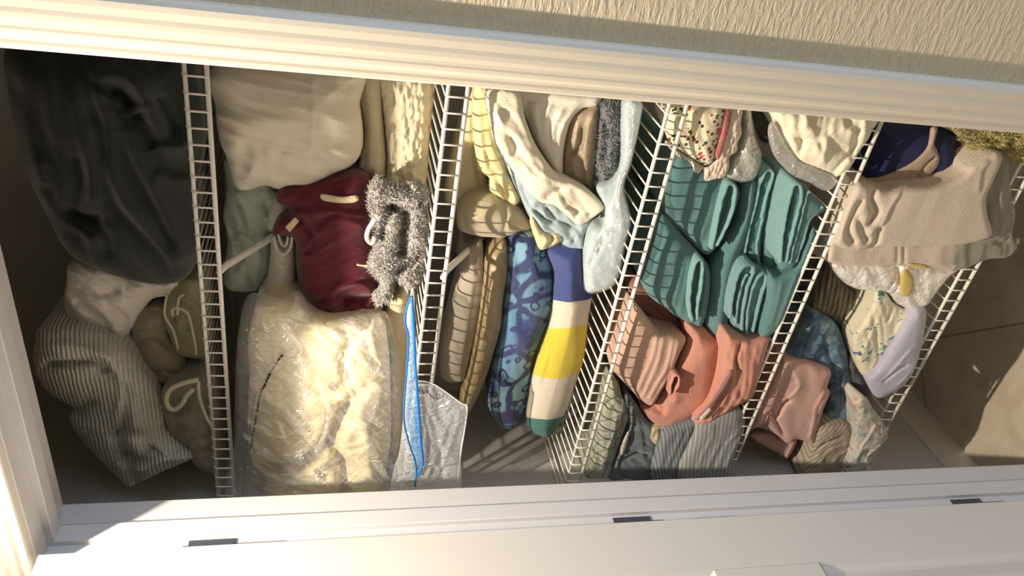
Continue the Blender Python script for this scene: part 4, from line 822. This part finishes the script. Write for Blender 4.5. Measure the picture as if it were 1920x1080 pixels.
# ------------------------------------------------------------------ fifth compartment
m = fabric('navy_terry', (24, 40, 98), 'terry', c2=(16, 28, 78), sheen=.1)
E1 = drape('beach_towel', [(1612, 345), (1620, 310), (1640, 275), (1655, 240), (1760, 240), (1795, 255), (1806, 275), (1813, 300), (1802, 320), (1772, 335), (1742, 341), (1700, 340), (1660, 348), (1640, 352)], y=.37, b=.05, r=.045, ext=.14, mat=m, label='rolled navy blue towel with a beige band, on the lowest shelf', cat='towel',
      F_=[('v', 8, 5, [(1785, 262), (1788, 300), (1765, 332)]), ('s', 5, 6, [(1765, 250), (1770, 290), (1755, 325)])], W_=[(2, 14, 0, 2, False)])
drape('beige_band', [(1745, 240), (1740, 268), (1722, 290), (1700, 307), (1670, 322), (1640, 332), (1620, 335), (1616, 350), (1640, 352), (1680, 345), (1722, 338), (1750, 322), (1763, 300), (1758, 280), (1752, 268), (1758, 240)], y=.335, b=.014, tb=.01, r=.012, mat=fabric('beige_band', (218, 190, 168), 'terry'), parent=E1, F_=[('v', 5, 3, [(1718, 332), (1735, 308), (1755, 290)])], label='beige band')
m = fabric('chartreuse_chenille', (214, 202, 140), 'fuzz', c2=(194, 182, 116))
drape('fluffy_mat', [(1800, 235), (1815, 272), (1840, 282), (1862, 275), (1880, 292), (1905, 303), (1950, 315), (1960, 235)], y=.312, b=.02, r=.016, ext=.12, mat=m, fur=(5000, .008), edge=.003, label='yellow-green shaggy mat at the right end of the lowest shelf', cat='mat', W_=[(5, 40, 0, 1, True)])
m = fabric('grey_linen', (150, 144, 128), 'cotton', scale=.7)
drape('linen_cloth', [(1872, 282), (1890, 296), (1892, 330), (1896, 362), (1904, 400), (1898, 440), (1906, 462), (1890, 482), (1852, 486), (1800, 506), (1780, 490), (1800, 450), (1840, 430), (1838, 360), (1855, 320)], y=.298, b=.009, r=.02, ext=.1, mat=m, label='grey linen cloth hanging out beneath the beige towel over the lowest shelf', cat='cloth',
      F_=[('s', 7, 7, [(1880, 310), (1878, 360), (1884, 420), (1860, 460)]), ('v', 7, 5, [(1862, 450), (1880, 455), (1896, 440)]), ('s', 6, 7, [(1858, 380), (1868, 410), (1862, 450)])], W_=[(4, 24, 60, 2, True)])
m = fabric('beige_terry', (234, 218, 198), 'terry', c2=(226, 208, 186))
def bands(y):
    return stripes((1640, 400), (1850, 400), y, [(0, (232, 216, 196)), (.355, (240, 224, 204)), (.46, (232, 216, 196))])
mb = fabric('beige_terry_band', (0, 0, 0), 'terry', pat=bands(.296))
drape('hand_towel', [(1566, 430), (1548, 482), (1560, 494), (1585, 499), (1667, 498), (1740, 502), (1791, 504), (1800, 450), (1740, 425), (1650, 415)], y=.31, b=.022, r=.014, ext=.12, mat=m, label='beige towel lower of the two, its straight hem toward the plastic bag', cat='towel', F_=[('v', 4, 3, [(1678, 440), (1680, 495)]), ('v', 4, 3, [(1690, 440), (1692, 495)])], W_=[(3, 20, 60, 2, False)])
drape('bath_towel', [(1612, 340), (1592, 365), (1572, 425), (1562, 455), (1600, 470), (1640, 462), (1680, 462), (1740, 460), (1799, 458), (1856, 441), (1850, 400), (1848, 367), (1862, 335), (1878, 293), (1858, 280), (1815, 306), (1800, 325), (1760, 342), (1700, 346), (1660, 352)], y=.296, b=.03, r=.016, ext=.14, mat=mb,
      label='beige terry bath towel with woven border band, on the lowest shelf', cat='towel',
      F_=[('s', 8, 6, [(1690, 350), (1668, 385), (1650, 420), (1620, 440)]), ('v', 14, 6, [(1640, 345), (1632, 370), (1640, 395), (1625, 420)]), ('v', 12, 6, [(1615, 370), (1600, 395), (1588, 430), (1600, 455)]), ('v', 10, 5, [(1645, 420), (1640, 450), (1630, 462)]), ('v', 9, 5, [(1605, 400), (1615, 430), (1625, 450)]), ('s', 5, 8, [(1850, 300), (1835, 320), (1830, 360)]), ('v', 5, 5, [(1820, 300), (1845, 295), (1858, 285)])], W_=[(2, 12, 80, 2, False)])
m = film('milky_bag', (236, 232, 222), cover=1.3)
T = drape('plastic_bag', [(1556, 492), (1572, 520), (1600, 540), (1640, 545), (1666, 550), (1680, 568), (1705, 578), (1735, 573), (1753, 550), (1775, 522), (1795, 500), (1740, 494), (1650, 490), (1600, 488)], y=.318, b=.03, r=.025, ext=.06, mat=m, label='milky plastic bag with yellow patches below the beige towels', cat='bag',
      F_=[('v', 7, 4, [(1675, 495), (1672, 520), (1660, 545)]), ('v', 7, 4, [(1682, 495), (1682, 520), (1676, 545)]), ('s', 6, 5, [(1620, 495), (1630, 520), (1650, 540)])], W_=[(5, 26, 40, 2, True)])
m = fabric('yellow_content', (226, 200, 110), 'cotton')
drape('yellow_patch', [(1690, 512), (1700, 505), (1712, 520), (1712, 545), (1700, 556), (1688, 550)], y=.292, b=.006, tb=.006, mat=m, parent=T, label='yellow patch')
drape('yellow_patch', [(1700, 494), (1730, 496), (1742, 503), (1715, 503)], y=.292, b=.004, tb=.006, mat=m, parent=T, label='yellow patch')
m = fabric('olive_stripe', (0, 0, 0), 'cotton', pat=lines((128, 118, 92), (78, 68, 50), 26, 12, .55, 2))
drape('striped_cloth', [(1548, 492), (1532, 530), (1514, 578), (1548, 590), (1566, 606), (1580, 634), (1596, 622), (1605, 612), (1636, 590), (1650, 552), (1620, 546), (1590, 538), (1566, 512)], y=.40, b=.035, r=.025, ext=.1, mat=m, label='olive brown striped cloth between the milky bag and the mottled blue towel', cat='cloth',
      F_=[('s', 7, 6, [(1575, 530), (1570, 560), (1575, 600)]), ('v', 8, 4, [(1600, 545), (1605, 570), (1590, 600)]), ('v', 8, 4, [(1625, 550), (1615, 575), (1620, 590)])], W_=[(5, 26, 80, 2, True)])
def mottled(t, uv):
    return t.ramp(t.noise(uv, 26, 3, .6), [(.36, (52, 80, 110)), (.5, (80, 120, 154)), (.64, (146, 170, 184))])
m = fabric('mottled_blue', (0, 0, 0), 'terry', pat=mottled)
drape('bath_towel', [(1516, 580), (1500, 610), (1478, 650), (1470, 672), (1500, 680), (1530, 690), (1552, 705), (1548, 750), (1540, 797), (1606, 793), (1608, 765), (1600, 720), (1588, 660), (1576, 622), (1562, 600), (1540, 586)], y=.375, b=.04, r=.03, ext=.12, mat=m, label='mottled blue towel draped behind the pink towels', cat='towel',
      F_=[('s', 9, 7, [(1570, 770), (1572, 700), (1560, 650), (1530, 625)]), ('s', 8, 6, [(1592, 780), (1590, 720), (1578, 660), (1556, 620)]), ('v', 9, 5, [(1560, 720), (1552, 670), (1535, 640)]), ('s', 7, 8, [(1500, 670), (1510, 630), (1530, 600)])], W_=[(4, 22, 80, 2, True)])
def sprig(t, uv):
    n = t.noise(uv, 30, 3, .7); n2 = t.noise(t.mapping(uv, loc=(3, 1, 0)), 34, 3, .7)
    c = t.mix(t.ramp(n, [(.60, (0, 0, 0)), (.64, (255, 255, 255))]), (228, 220, 190), (60, 150, 150))
    return t.mix(t.ramp(n2, [(.62, (0, 0, 0)), (.66, (255, 255, 255))]), c, (74, 84, 140))
m = fabric('sprig_cotton', (0, 0, 0), 'cotton', pat=sprig)
drape('floral_sheet', [(1640, 545), (1630, 575), (1612, 605), (1597, 628), (1600, 664), (1613, 700), (1626, 702), (1638, 692), (1650, 672), (1672, 640), (1698, 605), (1712, 578), (1690, 575), (1674, 565), (1660, 548)], y=.328, b=.025, r=.018, ext=.1, mat=m, label='white sheet with teal and violet sprigs beside the lavender cloth', cat='sheet',
      F_=[('s', 6, 5, [(1605, 680), (1620, 640), (1640, 600), (1650, 560)]), ('v', 6, 4, [(1660, 600), (1668, 580), (1665, 560)]), ('s', 6, 5, [(1640, 680), (1665, 635), (1690, 590)])], W_=[(4, 30, 60, 2, True)])
m = fabric('lavender_cotton', (196, 194, 212), 'cotton', scale=.5)
drape('draped_cloth', [(1712, 576), (1734, 576), (1736, 603), (1725, 659), (1712, 698), (1688, 727), (1648, 746), (1632, 732), (1624, 708), (1645, 688), (1668, 650), (1698, 598)], y=.302, b=.025, r=.028, ext=.08, mat=m, label='smooth lavender cloth hanging over the lowest shelf', cat='cloth',
      F_=[('s', 6, 6, [(1640, 722), (1665, 695), (1690, 665), (1705, 650)]), ('s', 5, 5, [(1675, 720), (1700, 695), (1722, 650), (1730, 600)]), ('v', 5, 4, [(1650, 715), (1680, 690), (1700, 680)])], W_=[(2, 14, 60, 2, False)])
m = fabric('charcoal_cotton', (92, 88, 88), 'cotton')
drape('small_cloth', [(1597, 662), (1588, 690), (1602, 735), (1618, 748), (1634, 738), (1626, 706), (1612, 698)], y=.36, b=.02, ext=.08, mat=m, label='dark grey cloth peeking out between mottled blue towel and floral sheet', cat='cloth', F_=[('s', 6, 4, [(1605, 730), (1605, 700), (1612, 680)])], W_=[(4, 40, 60, 2, True)])
PINK = fabric('pink_terry', (232, 190, 176), 'terry', c2=(226, 178, 164))
drape('bath_towel', [(1474, 668), (1525, 678), (1557, 694), (1551, 724), (1556, 735), (1545, 762), (1534, 796), (1525, 831), (1508, 826), (1493, 823), (1475, 830), (1455, 815), (1420, 800), (1400, 810), (1420, 760), (1445, 705), (1462, 672)], y=.345, b=.035, r=.025, ext=.12, mat=PINK, label='pale pink towel folded at the left part of the lowest shelf', cat='towel',
      F_=[('s', 8, 5, [(1510, 822), (1520, 780), (1524, 755), (1552, 712)]), ('s', 8, 5, [(1520, 826), (1532, 780), (1535, 755), (1550, 735)]), ('s', 7, 6, [(1440, 790), (1462, 750), (1480, 735), (1492, 715), (1475, 680)]), ('v', 12, 6, [(1450, 780), (1464, 755), (1478, 745)]), ('v', 8, 4, [(1428, 800), (1440, 770), (1470, 815)])], W_=[(3, 20, 60, 2, False)])
drape('washcloth', [(1405, 812), (1440, 808), (1470, 818), (1495, 822), (1480, 855), (1470, 858), (1452, 846), (1420, 830)], y=.37, b=.022, r=.016, ext=.08, mat=PINK, label='small pink cloth hanging beneath the pale pink towel', cat='cloth', F_=[('s', 6, 4, [(1470, 855), (1478, 838), (1484, 824)])])
drape('small_cloth', [(1488, 828), (1524, 830), (1516, 845), (1511, 860), (1500, 848), (1488, 846)], y=.39, b=.012, ext=.05, mat=fabric('denim_blue', (60, 98, 140), 'terry'), label='small blue cloth corner below the pale pink towel', cat='cloth')
drape('small_cloth', [(1466, 850), (1495, 846), (1510, 850), (1512, 900), (1460, 900)], y=.42, b=.015, ext=.08, mat=fabric('straw_cotton', (176, 160, 112), 'cotton'), label='straw-coloured cloth at the left end of the lowest shelf', cat='cloth')
m = fabric('beige_rib', (0, 0, 0), 'terry', pat=lines((190, 176, 152), (150, 138, 116), 30, -30, .62, .8))
drape('ribbed_blanket', [(1538, 800), (1582, 793), (1600, 800), (1600, 820), (1592, 850), (1580, 900), (1500, 900), (1514, 862), (1526, 830)], y=.325, b=.03, r=.028, ext=.12, mat=m, label='beige ribbed blanket folded below the mottled blue towel', cat='blanket',
      F_=[('s', 8, 5, [(1518, 885), (1550, 840), (1595, 825)]), ('s', 8, 5, [(1545, 885), (1565, 850), (1598, 835)]), ('v', 7, 4, [(1508, 880), (1535, 835), (1575, 815)])], W_=[(3, 24, 50, 2, True)])
def faded(t, uv):
    return t.ramp(t.noise(uv, 34, 4, .65, 1.5), [(.34, (110, 118, 112)), (.46, (186, 190, 182)), (.56, (214, 202, 180)), (.66, (176, 128, 112))])
m = fabric('faded_floral', (0, 0, 0), 'cotton', pat=faded)
drape('folded_quilt', [(1603, 778), (1600, 755), (1620, 742), (1636, 765), (1652, 786), (1665, 818), (1652, 834), (1642, 855), (1634, 900), (1580, 900), (1590, 860), (1602, 820)], y=.292, b=.022, r=.025, ext=.1, mat=m, label='faded floral quilt folded over the left end of the lowest shelf', cat='quilt',
      F_=[('s', 9, 5, [(1590, 888), (1606, 845), (1625, 815), (1640, 790)]), ('s', 9, 5, [(1612, 888), (1625, 850), (1645, 832), (1663, 822)]), ('s', 6, 4, [(1602, 800), (1612, 775), (1618, 748)]), ('v', 5, 3, [(1650, 815), (1648, 795)])], W_=[(4, 30, 60, 2, True)])
# ------------------------------------------------------------------ lights and view
ld = bpy.data.lights.new('hall_downlight', 'SPOT'); ld.energy = 110; ld.color = (1, .865, .72); ld.shadow_soft_size = .012; ld.spot_size = math.radians(140); ld.spot_blend = 1.0
lo = bpy.data.objects.new('hall_downlight', ld); lo.location = (.36, -.265, 2.37); COL.objects.link(lo)
ld = bpy.data.lights.new('hall_window_daylight', 'AREA'); ld.energy = 46; ld.color = (.40, .62, 1); ld.shape = 'RECTANGLE'; ld.size = 1.0; ld.size_y = 1.3
lo = bpy.data.objects.new('hall_window_daylight', ld); lo.location = (3.9, -.75, 1.4); lo.rotation_euler = (0, math.radians(90), 0); COL.objects.link(lo)
w = bpy.data.worlds.new('world'); bpy.context.scene.world = w; w.use_nodes = True
w.node_tree.nodes['Background'].inputs[0].default_value = (1, .94, .88, 1); w.node_tree.nodes['Background'].inputs[1].default_value = .38
vs = bpy.context.scene.view_settings; vs.view_transform = 'Standard'; vs.look = 'None'; vs.gamma = 1; vs.use_curve_mapping = False; vs.exposure = 0.34
